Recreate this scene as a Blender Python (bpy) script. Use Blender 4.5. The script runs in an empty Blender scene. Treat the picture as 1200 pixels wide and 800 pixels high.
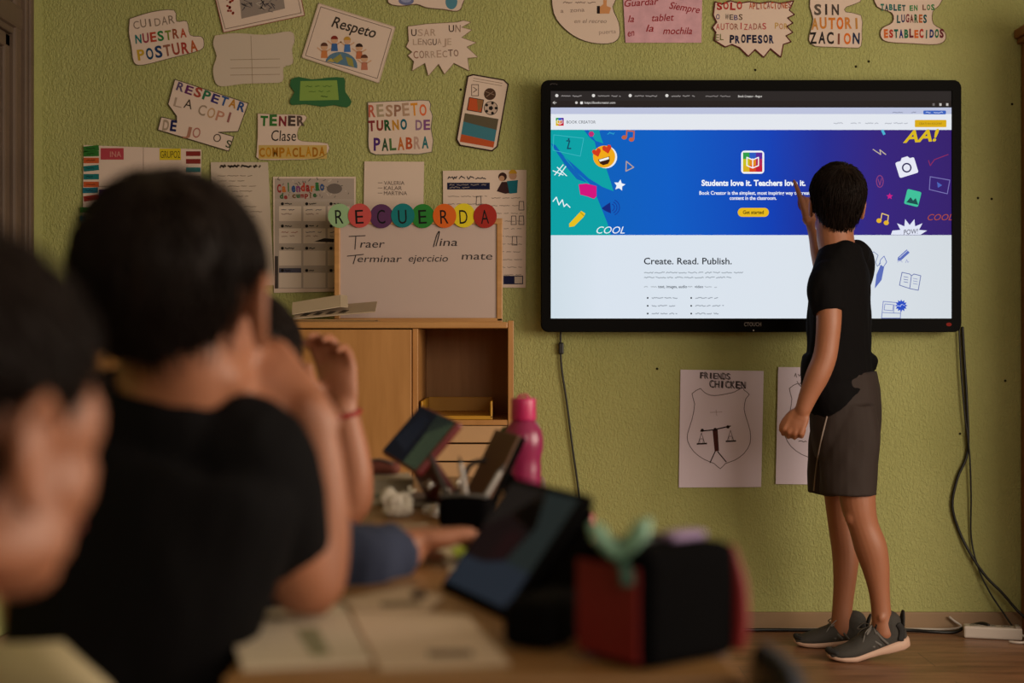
import bpy, bmesh, math, random
import numpy as np
from mathutils import Vector, Matrix, noise
from mathutils.bvhtree import BVHTree
random.seed(7)
C = bpy.context.scene.collection
sc = bpy.context.scene
R = math.radians
# ------------------------------------------------------------------ camera, light, exposure
CAM = (0.0, -4.9, 0.99); F = 1666.67
cd = bpy.data.cameras.new('camera'); cam = bpy.data.objects.new('camera', cd); C.objects.link(cam)
cam.location = CAM; cam.rotation_euler = (R(90), 0, 0)
cd.lens = 50; cd.sensor_width = 36; cd.clip_start = 0.05
cd.dof.use_dof = True; cd.dof.focus_distance = 4.66; cd.dof.aperture_fstop = 2.5
sc.camera = cam
w = bpy.data.worlds.new('world'); sc.world = w; w.use_nodes = True
w.node_tree.nodes['Background'].inputs[0].default_value = (1.0, 0.80, 0.58, 1)
w.node_tree.nodes['Background'].inputs[1].default_value = 0.09
sc.view_settings.view_transform = 'Standard'; sc.view_settings.look = 'None'
sc.view_settings.exposure = 0.0; sc.view_settings.gamma = 1.0; sc.view_settings.use_curve_mapping = False
def area(name, loc, target, sx, sy, power, col):
    l = bpy.data.lights.new(name, 'AREA'); l.shape = 'RECTANGLE'; l.size = sx; l.size_y = sy; l.energy = power; l.color = col
    o = bpy.data.objects.new(name, l); C.objects.link(o); o.location = loc
    o.rotation_euler = (Vector(target) - Vector(loc)).to_track_quat('-Z', 'Y').to_euler(); return o
area('window_daylight', (2.98, -3.15, 1.35), (0.0, -1.3, .80), 2.4, 1.4, 106, (1.0, 0.86, 0.70))
area('rear_fill_light', (1.7, -6.5, 2.0), (.5, 0.0, 1.1), 2.0, 1.3, 42, (1.0, 0.86, 0.70))  # added fill lamp behind the camera to lift the wall, not a known window


# ------------------------------------------------------------------ helpers
def lin(h):
    if not isinstance(h, str): return tuple(h)
    h = h.lstrip('#'); v = [int(h[i:i+2], 16)/255 for i in (0, 2, 4)]
    return tuple((x/12.92 if x <= .04045 else ((x+.055)/1.055)**2.4) for x in v)
MATS = {}
def mat(name, col, rough=.6, metal=0, bump=None, var=None, spec=.5, emit=None, coat=0, trans=0, sss=0, stretch=(1, 1, 1)):
    if name in MATS: return MATS[name]
    m = bpy.data.materials.new(name); m.use_nodes = True; nt = m.node_tree; b = nt.nodes['Principled BSDF']
    c = lin(col)
    b.inputs['Base Color'].default_value = (*c, 1); b.inputs['Roughness'].default_value = rough
    b.inputs['Metallic'].default_value = metal; b.inputs['Specular IOR Level'].default_value = spec
    if coat: b.inputs['Coat Weight'].default_value = coat
    if trans: b.inputs['Transmission Weight'].default_value = trans
    if sss: b.inputs['Subsurface Weight'].default_value = sss; b.inputs['Subsurface Radius'].default_value = (.01, .004, .002); b.inputs['Subsurface Scale'].default_value = 1
    if emit is not None:
        b.inputs['Emission Color'].default_value = (*lin(emit), 1); b.inputs['Emission Strength'].default_value = 1
    if bump or var:
        tc = nt.nodes.new('ShaderNodeTexCoord'); mp = nt.nodes.new('ShaderNodeMapping'); mp.inputs['Scale'].default_value = stretch
        nt.links.new(tc.outputs['Object'], mp.inputs['Vector'])
    if bump:
        sc_, st, dist = bump
        n = nt.nodes.new('ShaderNodeTexNoise'); n.inputs['Scale'].default_value = sc_; n.inputs['Detail'].default_value = 3
        bp = nt.nodes.new('ShaderNodeBump'); bp.inputs['Strength'].default_value = st; bp.inputs['Distance'].default_value = dist
        nt.links.new(mp.outputs[0], n.inputs['Vector']); nt.links.new(n.outputs['Fac'], bp.inputs['Height']); nt.links.new(bp.outputs[0], b.inputs['Normal'])
    if var:
        sc_, amt = var
        n = nt.nodes.new('ShaderNodeTexNoise'); n.inputs['Scale'].default_value = sc_; n.inputs['Detail'].default_value = 4
        r = nt.nodes.new('ShaderNodeValToRGB'); r.color_ramp.elements[0].position = .3; r.color_ramp.elements[1].position = .7
        r.color_ramp.elements[0].color = (*[x*(1-amt) for x in c], 1); r.color_ramp.elements[1].color = (*[min(1, x*(1+amt)) for x in c], 1)
        nt.links.new(mp.outputs[0], n.inputs['Vector']); nt.links.new(n.outputs['Fac'], r.inputs['Fac']); nt.links.new(r.outputs[0], b.inputs['Base Color'])
    MATS[name] = m; return m
def ink(h): return mat('ink_' + h.lstrip('#'), h, .85, spec=.1)
def glow(h): return mat('screen_' + h.lstrip('#'), '#050505', .6, spec=.04, emit=h)
def PX(px, py, d): return Vector(((px-600)*d/F, d-4.9, .99-(py-400)*d/F))
def tag(o, label=None, cat=None, group=None, kind=None):
    if label: o['label'] = label
    if cat: o['category'] = cat
    if group: o['group'] = group
    if kind: o['kind'] = kind
    return o
def thing(name, label, cat, loc=(0, 0, 0), group=None, rz=0):
    o = bpy.data.objects.new(name, None); C.objects.link(o); o.location = loc; o.rotation_euler = (0, 0, rz); o.empty_display_size = .1
    return tag(o, label, cat, group)
def link(name, me, parent=None, loc=None):
    o = bpy.data.objects.new(name, me); C.objects.link(o)
    if loc is not None: o.location = loc
    if parent is not None: o.parent = parent
    return o
def shift(me, v):
    me.transform(Matrix.Translation(-Vector(v)))
class MB:
    """collects shapes in world coordinates with material slots"""
    def __init__(s): s.bm = bmesh.new(); s.mats = []
    def mi(s, m):
        if m not in s.mats: s.mats.append(m)
        return s.mats.index(m)
    def mark(s, m, before, M=None, smooth=False):
        i = s.mi(m); s.bm.faces.ensure_lookup_table()
        fs = [f for f in s.bm.faces if f not in before]
        vs = {v for f in fs for v in f.verts}
        if M is not None: bmesh.ops.transform(s.bm, matrix=M, verts=list(vs))
        for f in fs: f.material_index = i; f.smooth = smooth
        return fs
    def box(s, lo, hi, m, bev=0, M=None, seg=2):
        t = bmesh.new(); lo = Vector(lo); hi = Vector(hi)
        bmesh.ops.create_cube(t, size=1, matrix=Matrix.Translation((lo+hi)/2) @ Matrix.Diagonal((*(hi-lo), 1)))
        if bev: bmesh.ops.bevel(t, geom=list(t.edges), offset=bev, segments=seg, affect='EDGES', profile=.5)
        return s.add(t, m, M, smooth=False)
    def add(s, t, m, M=None, smooth=True):
        if M is not None: bmesh.ops.transform(t, matrix=M, verts=list(t.verts))
        bmesh.ops.recalc_face_normals(t, faces=list(t.faces))
        i = s.mi(m); mp = {}
        for v in t.verts: mp[v] = s.bm.verts.new(v.co)
        for f in t.faces:
            try: n = s.bm.faces.new([mp[v] for v in f.verts])
            except ValueError: continue
            n.material_index = i; n.smooth = smooth
        t.free(); return s
    def raw(s, vs, fs, m, smooth=True, M=None):
        t = bmesh.new(); bv = [t.verts.new(v) for v in vs]
        for f in fs:
            try: t.faces.new([bv[k] for k in f])
            except ValueError: pass
        return s.add(t, m, M, smooth)
    def tube(s, pts, rad, m, side=(0, 0, 1), n=12, sub=4):
        v, f = tube_geo(pts, rad, side, n, sub); return s.raw(v, f, m)
    def ell(s, c, rad, m, axes=None, seg=20):
        v, f = ell_geo(c, rad, axes, seg); return s.raw(v, f, m)
    def slab(s, poly, nrm, th, m, smooth=False):
        """closed prism: polygon poly (3-D, planar) pushed th along nrm"""
        nrm = Vector(nrm).normalized()*th; k = len(poly); poly = [Vector(p) for p in poly]
        vs = poly + [p+nrm for p in poly]
        fs = [list(range(k))[::-1], [k+i for i in range(k)]] + [[i, (i+1) % k, k+(i+1) % k, k+i] for i in range(k)]
        return s.raw(vs, fs, m, smooth)
    def lathe(s, prof, m, c=(0, 0, 0), n=32):
        vs = []; fs = []
        for r, z in prof:
            for k in range(n): a = 2*math.pi*k/n; vs.append((c[0]+r*math.cos(a), c[1]+r*math.sin(a), c[2]+z))
        for i in range(len(prof)-1):
            for k in range(n): fs.append((i*n+k, i*n+(k+1) % n, (i+1)*n+(k+1) % n, (i+1)*n+k))
        return s.raw(vs, fs, m)
    def build(s, name, parent=None, base=None):
        me = bpy.data.meshes.new(name); s.bm.to_mesh(me); s.bm.free()
        for m in s.mats: me.materials.append(m)
        if parent is not None:
            base = parent_base(parent)
        elif base is None:
            z = [v.co for v in me.vertices]
            lo = [min(p[i] for p in z) for i in range(3)]; hi = [max(p[i] for p in z) for i in range(3)]
            base = Vector(((lo[0]+hi[0])/2, (lo[1]+hi[1])/2, lo[2]))
        shift(me, base)
        o = link(name, me, parent)
        if parent is None: o.location = base
        return o
def parent_base(p):
    """world position of a parent (all parents here are translated only)"""
    v = Vector((0, 0, 0))
    while p is not None: v += p.location; p = p.parent
    return v
def cat_rom(P, k):
    P = [np.array(p, float) for p in P]
    if len(P) < 3 or k <= 1: return P if k <= 1 else [P[i]+(P[i+1]-P[i])*t/k for i in range(len(P)-1) for t in range(k)]+[P[-1]]
    out = []
    for i in range(len(P)-1):
        a = P[max(i-1, 0)]; b = P[i]; c = P[i+1]; d = P[min(i+2, len(P)-1)]
        for t in range(k):
            u = t/k
            out.append(.5*((2*b)+(c-a)*u+(2*a-5*b+4*c-d)*u*u+(3*b-a-3*c+d)*u**3))
    return out+[P[-1]]
def tube_geo(pts, rad, side=(0, 0, 1), n=12, sub=4, cap=True):
    """swept tube; rad entries r or (r_side, r_other); round ends"""
    full = [(*p, *( (r, r) if np.isscalar(r) else r)) for p, r in zip(pts, rad)]
    S = cat_rom(full, sub)
    P = [s[:3] for s in S]; Rr = [np.maximum(s[3:5], 1e-4) for s in S]
    side = np.array(side, float); rings = []
    def frame(t):
        t = t/ (np.linalg.norm(t)+1e-12); a = side - t*np.dot(side, t)
        if np.linalg.norm(a) < 1e-3: a = np.cross(t, [1, .3, .2])
        a = a/np.linalg.norm(a); return t, a, np.cross(t, a)
    N = len(P)
    def ring(c, t, a, b, r): return [c + a*r[0]*math.cos(2*math.pi*k/n) + b*r[1]*math.sin(2*math.pi*k/n) for k in range(n)]
    T = [P[min(i+1, N-1)]-P[max(i-1, 0)] for i in range(N)]
    prev = None
    for i in range(N):
        t = T[i]/(np.linalg.norm(T[i])+1e-12)
        if prev is None: t, a, b = frame(t)
        else:
            a = prev - t*np.dot(prev, t); a /= np.linalg.norm(a)+1e-12; b = np.cross(t, a)
        prev = a
        if i == 0 and cap:
            for q in (80, 60, 35): rings.append(ring(P[0]-t*min(Rr[0])*math.sin(R(q)), t, a, b, Rr[0]*math.cos(R(q))))
        rings.append(ring(P[i], t, a, b, Rr[i]))
        if i == N-1 and cap:
            for q in (35, 60, 80): rings.append(ring(P[i]+t*min(Rr[i])*math.sin(R(q)), t, a, b, Rr[i]*math.cos(R(q))))
    vs = [v for r in rings for v in r]; fs = []
    for i in range(len(rings)-1):
        for k in range(n): fs.append((i*n+k, i*n+(k+1) % n, (i+1)*n+(k+1) % n, (i+1)*n+k))
    fs.append(tuple(range(n))[::-1]); fs.append(tuple((len(rings)-1)*n+k for k in range(n)))
    return vs, fs
def ell_geo(c, rad, axes=None, seg=20):
    c = np.array(c, float); rad = (rad,)*3 if np.isscalar(rad) else rad
    A = np.eye(3) if axes is None else np.array([np.array(a, float)/np.linalg.norm(a) for a in axes])
    vs = []; fs = []; m = seg//2
    for i in range(1, m):
        th = math.pi*i/m
        for k in range(seg):
            ph = 2*math.pi*k/seg
            q = (rad[0]*math.sin(th)*math.cos(ph), rad[1]*math.sin(th)*math.sin(ph), rad[2]*math.cos(th))
            vs.append(c+q[0]*A[0]+q[1]*A[1]+q[2]*A[2])
    top = len(vs); vs.append(c+rad[2]*A[2]); bot = len(vs); vs.append(c-rad[2]*A[2])
    for i in range(m-2):
        for k in range(seg): fs.append((i*seg+k, (i+1)*seg+k, (i+1)*seg+(k+1) % seg, i*seg+(k+1) % seg))
    for k in range(seg):
        fs.append((top, k, (k+1) % seg)); fs.append((bot, (m-2)*seg+(k+1) % seg, (m-2)*seg+k))
    return vs, fs
class Soup:
    """closed blobs that are fused into one continuous skin"""
    def __init__(s): s.v = []; s.f = []
    def put(s, g):
        k = len(s.v); s.v += [tuple(p) for p in g[0]]; s.f += [tuple(i+k for i in q) for q in g[1]]; return s
    def tube(s, pts, rad, side=(0, 0, 1), n=20, sub=4): return s.put(tube_geo(pts, rad, side, n, sub))
    def ell(s, c, rad, axes=None, seg=20): return s.put(ell_geo(c, rad, axes, seg))
    def fuse(s, name, voxel, smooth, m, parent, wrinkle=None, cut=None):
        me = bpy.data.meshes.new(name); me.from_pydata(s.v, [], s.f)
        bm = bmesh.new(); bm.from_mesh(me); bmesh.ops.recalc_face_normals(bm, faces=list(bm.faces)); bm.to_mesh(me); bm.free()
        t = bpy.data.objects.new('tmp', me); C.objects.link(t)
        r = t.modifiers.new('r', 'REMESH'); r.mode = 'VOXEL'; r.voxel_size = voxel; r.use_smooth_shade = True
        q = t.modifiers.new('s', 'SMOOTH'); q.iterations = smooth; q.factor = .5
        dg = bpy.context.evaluated_depsgraph_get(); dg.update()
        out = bpy.data.meshes.new_from_object(t.evaluated_get(dg))
        bpy.data.objects.remove(t); bpy.data.meshes.remove(me)
        if wrinkle:
            for v in out.vertices:
                d = wrinkle(v.co)
                v.co += v.normal*d
        out.name = name; out.materials.clear(); out.materials.append(m)
        for p in out.polygons: p.use_smooth = True
        shift(out, parent_base(parent))
        return link(name, out, parent)

# ------------------------------------------------------------------ flat drawings: one mesh, many inks
class Art:
    """a flat sheet drawn in photo pixels on a plane at distance d; layers stand a hair above each other"""
    def __init__(s, d, ink=ink, lay=.00025): s.k = d/F; s.d = d; s.bm = bmesh.new(); s.mats = []; s.ink = ink; s.lay = lay; s.n = 0
    def w(s, x, y, L): return Vector(((x-600)*s.k, s.d-4.9-L*s.lay, .99-(y-400)*s.k))
    def mi(s, c):
        m = s.ink(c) if isinstance(c, str) else c
        if m not in s.mats: s.mats.append(m)
        return s.mats.index(m)
    def poly(s, pts, c, L=1):
        i = s.mi(c); vs = [s.bm.verts.new(s.w(x, y, L)) for x, y in pts]
        from mathutils.geometry import tessellate_polygon
        for t in tessellate_polygon([[Vector((x, y, 0)) for x, y in pts]]):
            try: f = s.bm.faces.new([vs[k] for k in t]); f.material_index = i
            except ValueError: pass
        return s
    def rect(s, x0, y0, x1, y1, c, L=1, rot=0, o=None):
        p = [(x0, y0), (x1, y0), (x1, y1), (x0, y1)]
        if rot: p = turn(p, rot, o or ((x0+x1)/2, (y0+y1)/2))
        return s.poly(p, c, L)
    def disc(s, x, y, r, c, L=1, ry=None, n=24, a0=0, a1=360):
        ry = ry or r; p = [(x+r*math.cos(R(a0+(a1-a0)*k/n)), y+ry*math.sin(R(a0+(a1-a0)*k/n))) for k in range(n+(a1-a0 < 360))]
        return s.poly(p, c, L)
    def line(s, pts, wd, c, L=1, close=False):
        i = s.mi(c); P = [Vector((x, y)) for x, y in pts]
        if close: P.append(P[0])
        for a, b in zip(P, P[1:]):
            t = b-a
            if t.length < 1e-6: continue
            t.normalize(); n = Vector((-t.y, t.x))*wd/2; e = t*wd*.3
            q = [a-e+n, b+e+n, b+e-n, a-e-n]
            f = s.bm.faces.new([s.bm.verts.new(s.w(v.x, v.y, L)) for v in q]); f.material_index = i
        return s
    def text(s, body, x, y, w_=None, h=8, c='#222222', L=2, rot=0, bold=0, shear=0, center=False):
        """x, y: left end of the baseline in pixels; h: cap height in pixels; w_: width in pixels"""
        g = glyphs(body, bold, shear)
        if not g: return s
        vs, fs, wd = g; kx = (w_/wd) if w_ else h/.72; ky = h/.72
        i = s.mi(c); cs, sn = math.cos(R(rot)), math.sin(R(rot)); ox = -wd*kx/2 if center else 0
        bv = []
        for a, b in vs:
            u = a*kx+ox; v = b*ky; bv.append(s.bm.verts.new(s.w(x+u*cs-v*sn, y-u*sn-v*cs, L)))
        for f in fs:
            try: q = s.bm.faces.new([bv[k] for k in f]); q.material_index = i
            except ValueError: pass
        return s
    def letters(s, body, x, y, w_, h, cols, rot=0, bold=.03, jit=.6, L=2):
        n = len(body); st = w_/n; cs, sn = math.cos(R(rot)), math.sin(R(rot))
        for k, ch in enumerate(body):
            if ch == ' ': continue
            u = k*st; v = random.uniform(-jit, jit)
            nw = ch in 'I!1l'; s.text(ch, x+u*cs-v*sn+(st*.26 if nw else 0), y-u*sn-v*cs, st*(.24 if nw else .82), h*random.uniform(.93, 1.07), cols[k % len(cols)], L, rot+random.uniform(-4, 4)*jit, bold)
        return s
    def scrawl(s, x0, x1, y, c, wd=.8, L=2, h=1.4, word=9, gap=3, rot=0):
        """lines of writing too small to read"""
        x = x0
        while x < x1-2:
            e = min(x1, x+word*random.uniform(.5, 1.5)); p = []
            q = x
            while q < e: p.append((q, y+random.uniform(-h, h)/2)); q += 1.3
            if len(p) > 1: s.line(turn(p, rot, (x0, y)) if rot else p, wd, c, L)
            x = e+gap
        return s
    def mesh(s, name):
        me = bpy.data.meshes.new(name); bmesh.ops.recalc_face_normals(s.bm, faces=list(s.bm.faces)); s.bm.normal_update()
        for f in s.bm.faces:
            if f.normal.y > 0: f.normal_flip()
        s.bm.to_mesh(me); s.bm.free()
        for m in s.mats: me.materials.append(m)
        return me
    def build(s, name, parent=None, label=None, cat=None, group=None):
        me = s.mesh(name)
        if parent is not None: base = parent_base(parent)
        else:
            z = [v.co for v in me.vertices]; base = sum(z, Vector())/len(z)
        shift(me, base); o = link(name, me, parent)
        if parent is None: o.location = base
        return tag(o, label, cat, group)
def turn(p, a, o):
    cs, sn = math.cos(R(a)), math.sin(R(a))
    return [(o[0]+(x-o[0])*cs+(y-o[1])*sn, o[1]-(x-o[0])*sn+(y-o[1])*cs) for x, y in p]
GL = {}
def glyphs(body, bold, shear):
    k = (body, bold, shear)
    if k in GL: return GL[k]
    cu = bpy.data.curves.new('t', 'FONT'); cu.body = body; cu.size = 1; cu.resolution_u = 3; cu.offset = bold*.6; cu.shear = shear
    o = bpy.data.objects.new('t', cu); C.objects.link(o)
    dg = bpy.context.evaluated_depsgraph_get(); me = bpy.data.meshes.new_from_object(o.evaluated_get(dg))
    vs = [(v.co.x, v.co.y) for v in me.vertices]; fs = [tuple(p.vertices) for p in me.polygons]
    bpy.data.objects.remove(o); bpy.data.curves.remove(cu); bpy.data.meshes.remove(me)
    if not vs: GL[k] = None; return None
    x0 = min(v[0] for v in vs); x1 = max(v[0] for v in vs)
    GL[k] = ([(a-x0, b) for a, b in vs], fs, max(x1-x0, .05)); return GL[k]
# ------------------------------------------------------------------ the room
def wall_material():
    m = mat('green_stucco', '#a6a66a', .8, spec=.25); nt = m.node_tree; b = nt.nodes['Principled BSDF']
    tc = nt.nodes.new('ShaderNodeTexCoord'); mp = nt.nodes.new('ShaderNodeMapping'); mp.inputs['Scale'].default_value = (1, 1, .62)
    nt.links.new(tc.outputs['Object'], mp.inputs['Vector'])
    n1 = nt.nodes.new('ShaderNodeTexNoise'); n1.inputs['Scale'].default_value = 150; n1.inputs['Detail'].default_value = 2.5; n1.inputs['Distortion'].default_value = .7
    n2 = nt.nodes.new('ShaderNodeTexNoise'); n2.inputs['Scale'].default_value = 3.0; n2.inputs['Detail'].default_value = 5
    for n in (n1, n2): nt.links.new(mp.outputs[0], n.inputs['Vector'])
    r = nt.nodes.new('ShaderNodeValToRGB'); r.color_ramp.elements[0].position = .38; r.color_ramp.elements[1].position = .66
    nt.links.new(n1.outputs['Fac'], r.inputs['Fac'])
    bp = nt.nodes.new('ShaderNodeBump'); bp.inputs['Strength'].default_value = .85; bp.inputs['Distance'].default_value = .0026
    nt.links.new(r.outputs[0], bp.inputs['Height']); nt.links.new(bp.outputs[0], b.inputs['Normal'])
    c = nt.nodes.new('ShaderNodeValToRGB'); c.color_ramp.elements[0].position = .3; c.color_ramp.elements[1].position = .75
    c.color_ramp.elements[0].color = (*lin('#9e9e62'), 1); c.color_ramp.elements[1].color = (*lin('#abaa6e'), 1)
    nt.links.new(n2.outputs['Fac'], c.inputs['Fac']); nt.links.new(c.outputs[0], b.inputs['Base Color'])
    return m
GREEN = wall_material()
def floor_material():
    m = mat('brown_laminate', '#70452c', .38, spec=.5); nt = m.node_tree; b = nt.nodes['Principled BSDF']
    tc = nt.nodes.new('ShaderNodeTexCoord'); mp = nt.nodes.new('ShaderNodeMapping'); mp.inputs['Scale'].default_value = (1, 7, 1)
    nt.links.new(tc.outputs['Object'], mp.inputs['Vector'])
    n = nt.nodes.new('ShaderNodeTexNoise'); n.inputs['Scale'].default_value = 4; n.inputs['Detail'].default_value = 6
    nt.links.new(mp.outputs[0], n.inputs['Vector'])
    r = nt.nodes.new('ShaderNodeValToRGB'); r.color_ramp.elements[0].color = (*lin('#6e4a32'), 1); r.color_ramp.elements[1].color = (*lin('#966a4c'), 1)
    r.color_ramp.elements[0].position = .3; r.color_ramp.elements[1].position = .7
    br = nt.nodes.new('ShaderNodeTexBrick'); br.inputs['Scale'].default_value = 1; br.inputs['Brick Width'].default_value = 1.2; br.inputs['Row Height'].default_value = .19
    br.inputs['Mortar Size'].default_value = .002; br.inputs['Color1'].default_value = (1, 1, 1, 1); br.inputs['Color2'].default_value = (.86, .86, .86, 1); br.inputs['Mortar'].default_value = (.45, .45, .45, 1)
    nt.links.new(tc.outputs['Object'], br.inputs['Vector'])
    mx = nt.nodes.new('ShaderNodeMix'); mx.data_type = 'RGBA'; mx.blend_type = 'MULTIPLY'; mx.inputs[0].default_value = 1
    nt.links.new(n.outputs['Fac'], r.inputs['Fac']); nt.links.new(r.outputs[0], mx.inputs[6]); nt.links.new(br.outputs['Color'], mx.inputs[7])
    nt.links.new(mx.outputs[2], b.inputs['Base Color'])
    return m
FLOOR = floor_material()
def wood(name, a, bcol, rough=.45, scale=(1, 1, 14)):
    m = mat(name, a, rough); nt = m.node_tree; b = nt.nodes['Principled BSDF']
    tc = nt.nodes.new('ShaderNodeTexCoord'); mp = nt.nodes.new('ShaderNodeMapping'); mp.inputs['Scale'].default_value = scale
    nt.links.new(tc.outputs['Object'], mp.inputs['Vector'])
    n = nt.nodes.new('ShaderNodeTexNoise'); n.inputs['Scale'].default_value = 3.5; n.inputs['Detail'].default_value = 7; n.inputs['Distortion'].default_value = .4
    r = nt.nodes.new('ShaderNodeValToRGB'); r.color_ramp.elements[0].position = .32; r.color_ramp.elements[1].position = .7
    r.color_ramp.elements[0].color = (*lin(a), 1); r.color_ramp.elements[1].color = (*lin(bcol), 1)
    nt.links.new(mp.outputs[0], n.inputs['Vector']); nt.links.new(n.outputs['Fac'], r.inputs['Fac']); nt.links.new(r.outputs[0], b.inputs['Base Color'])
    return m
BEECH = wood('beech_veneer', '#a8743c', '#b8834a', .45, (9, 9, 1))
BEECH_TOP = wood('beech_veneer_flat', '#ac7a44', '#bc8a52', .42, (1, 12, 12))
DESK = wood('desk_top_laminate', '#8a6338', '#9c7345', .4, (1, 10, 10))
OAK = wood('brown_oak', '#7c4a24', '#8f5a30', .5, (9, 9, 1))
FRAME = mat('weathered_grey_brown_frame', '#5c4a3c', .6, var=(6, .15))
TRIMM = mat('tan_baseboard', '#8a6e50', .55, var=(5, .1))
CEIL = mat('white_plaster', '#c9c2b4', .9)
XL, XR, YF, ZC = -1.618, 3.0, -6.6, 2.8
def struct(mb, name): return tag(mb.build(name), kind='structure')
m = MB(); m.box((XL-.15, 0, -.1), (XR+.15, .15, ZC), GREEN); struct(m, 'wall_back')
m = MB(); m.box((XL-.15, YF, -.1), (XR+.15, .15, 0), FLOOR); struct(m, 'floor')
m = MB(); m.box((XL-.15, YF, ZC), (XR+.15, .15, ZC+.1), CEIL); struct(m, 'ceiling')
WY1, WY0, WZ0, WZ1 = -.122, -1.45, .75, 2.55       # opening in the left wall
m = MB(); m.box((XL-.15, WY1, 0), (XL, 0, ZC), GREEN); m.box((XL-.15, YF, 0), (XL, WY0, ZC), GREEN)
m.box((XL-.15, WY0, 0), (XL, WY1, WZ0), GREEN); m.box((XL-.15, WY0, WZ1), (XL, WY1, ZC), GREEN); struct(m, 'wall_left')
m = MB(); ys = [(-4.5, -1.8)]
m.box((XR, -1.8, 0), (XR+.15, 0, ZC), GREEN); m.box((XR, YF, 0), (XR+.15, -4.5, ZC), GREEN)
for a, b in ys: m.box((XR, a, 0), (XR+.15, b, .58), GREEN); m.box((XR, a, 2.1), (XR+.15, b, ZC), GREEN)
struct(m, 'wall_right')
# left window: moulded frame, transom, mullions, glass over a drawn tan blind
W = thing('window_1', loc=(XL-.05, (WY0+WY1)/2, WZ0), label=None, cat=None); tag(W, kind='structure')
m = MB()
def fr(y0, y1, z0, z1, x0=-.10, x1=.0, bev=.006): m.box((XL+x0, y0, z0), (XL+x1, y1, z1), FRAME, bev)
fr(WY1-.035, WY1, WZ0, WZ1, -.1, .014); fr(WY1-.05, WY1-.028, WZ0, WZ1, -.1, .004); fr(WY1-.105, WY1-.045, WZ0, WZ1, -.1, -.012, .01)
fr(WY0, WY0+.06, WZ0, WZ1, -.1, .014); fr(WY0, WY1, WZ1-.06, WZ1, -.1, .014); fr(WY0, WY1, WZ0, WZ0+.06, -.1, .014)
fr(WY0, WY1, 2.02, 2.10, -.1, -.008, .012); fr(WY0, WY1, 2.0, 2.025, -.1, -.02, .006)
m.build('window_frame', W)
for y0 in (WY0+.06, (WY0+WY1)/2+.02):
    y1 = y0+.53 if y0 < -1 else WY1-.105
    m = MB()
    for z0, z1 in ((WZ0+.06, 2.0), (2.1, WZ1-.06)):
        for q in ((y0, y0+.05, z0, z1), (y1-.05, y1, z0, z1), (y0, y1, z0, z0+.05), (y0, y1, z1-.05, z1)): m.box((XL-.085, q[0], q[2]), (XL-.03, q[1], q[3]), FRAME, .008)
    m.build('sash', W)
    m = MB(); m.box((XL-.062, y0+.04, WZ0+.1), (XL-.056, y1-.04, WZ1-.1), mat('window_glass', '#ffffff', .05, trans=1.0)); m.build('pane', W)
m = MB(); n_ = 60; vs = []
for k in range(n_+1):
    y = WY0+.02+(WY1-WY0-.04)*k/n_; x = XL-.125+.008*math.sin(k*1.3)
    vs += [(x, y, WZ0+.05), (x, y, WZ1-.03)]
m.raw(vs, [(2*k, 2*k+2, 2*k+3, 2*k+1) for k in range(n_)], mat('tan_curtain', '#8a6440', .9)); m.build('curtain', W)
m = MB(); m.box((XL, -.014, 0), (XR, 0, .06), TRIMM, .003); struct(m, 'baseboard_back')
m = MB(); m.box((XL, YF, 0), (XL+.014, -.014, .06), TRIMM, .003); struct(m, 'baseboard_left')
# small plugged holes in the wall around the screen
m = MB()
for x, y in ((1146, 232), (1162, 233), (1186, 122), (1018, 72), (540, 105), (1003, 78), (885, 82), (1125, 508), (1178, 446), (770, 432)):
    p = PX(x, y, 4.9); m.ell((p.x, -.0005, p.z), (.0045, .001, .0045), ink('#2c2814'), seg=10)
struct(m, 'trim_1')

# ------------------------------------------------------------------ tall cupboard at the right edge
t = thing('cupboard', 'tall brown wooden cupboard with overhanging top at the right edge', 'cupboard', (2.17, -.215, 0))
m = MB(); m.box((1.752, -.41, 0), (2.6, -.005, 2.03), OAK, .003); m.build('carcass', t)
m = MB(); m.box((1.727, -.45, 2.03), (2.625, -.002, 2.062), OAK, .006); m.box((1.738, -.43, 2.012), (2.61, -.002, 2.031), OAK, .004); m.build('cornice', t)
for a, b, hx in ((1.76, 2.17, 2.13), (2.18, 2.59, 2.22)):
    m = MB(); m.box((a, -.43, .08), (b, -.411, 1.99), OAK, .004); d_ = m.build('door', t)
    m = MB(); m.tube([(hx, -.43, 1.0), (hx, -.455, 1.02), (hx, -.455, 1.13), (hx, -.43, 1.15)], [.005]*4, mat('dull_steel', '#8a8680', .35, 1)); m.build('handle', d_)

# ------------------------------------------------------------------ low beech cabinet under the whiteboard
cy0, cy1 = -.46, -.02; D_ = 4.9+cy0
def cx(px): return (px-600)*D_/F
def cz(py): return .99-(py-400)*D_/F
x0, x1, xd = cx(70), cx(602), cx(487)
t = thing('cabinet', 'low beech cabinet with flat doors, an open compartment and drawers beneath the whiteboard', 'cabinet', ((x0+x1)/2, (cy0+cy1)/2, 0))
m = MB(); zt = cz(377); th = .018
m.box((x0, cy0+.004, .06), (x0+th, cy1, zt-.02), BEECH, .002); m.box((x1-th, cy0, .0), (x1, cy1, zt+.004), BEECH, .002)
m.box((xd-.010, cy0+.002, .06), (xd+.008, cy1, zt-.021), BEECH, .002); m.box((x0, cy1-.01, .06), (x1-th, cy1-.002, zt-.021), BEECH)
m.box((x0, cy0+.02, .0), (x1-th, cy0+.04, .06), BEECH); m.box((x0, cy0+.004, .06), (x1-th, cy1, .078), BEECH); m.build('carcass', t)
m = MB(); m.box((x0-.004, cy0-.008, zt-.020), (x1-th-.001, cy1, zt), BEECH_TOP, .003); m.build('top', t)
xm = (x0+xd)/2
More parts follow.
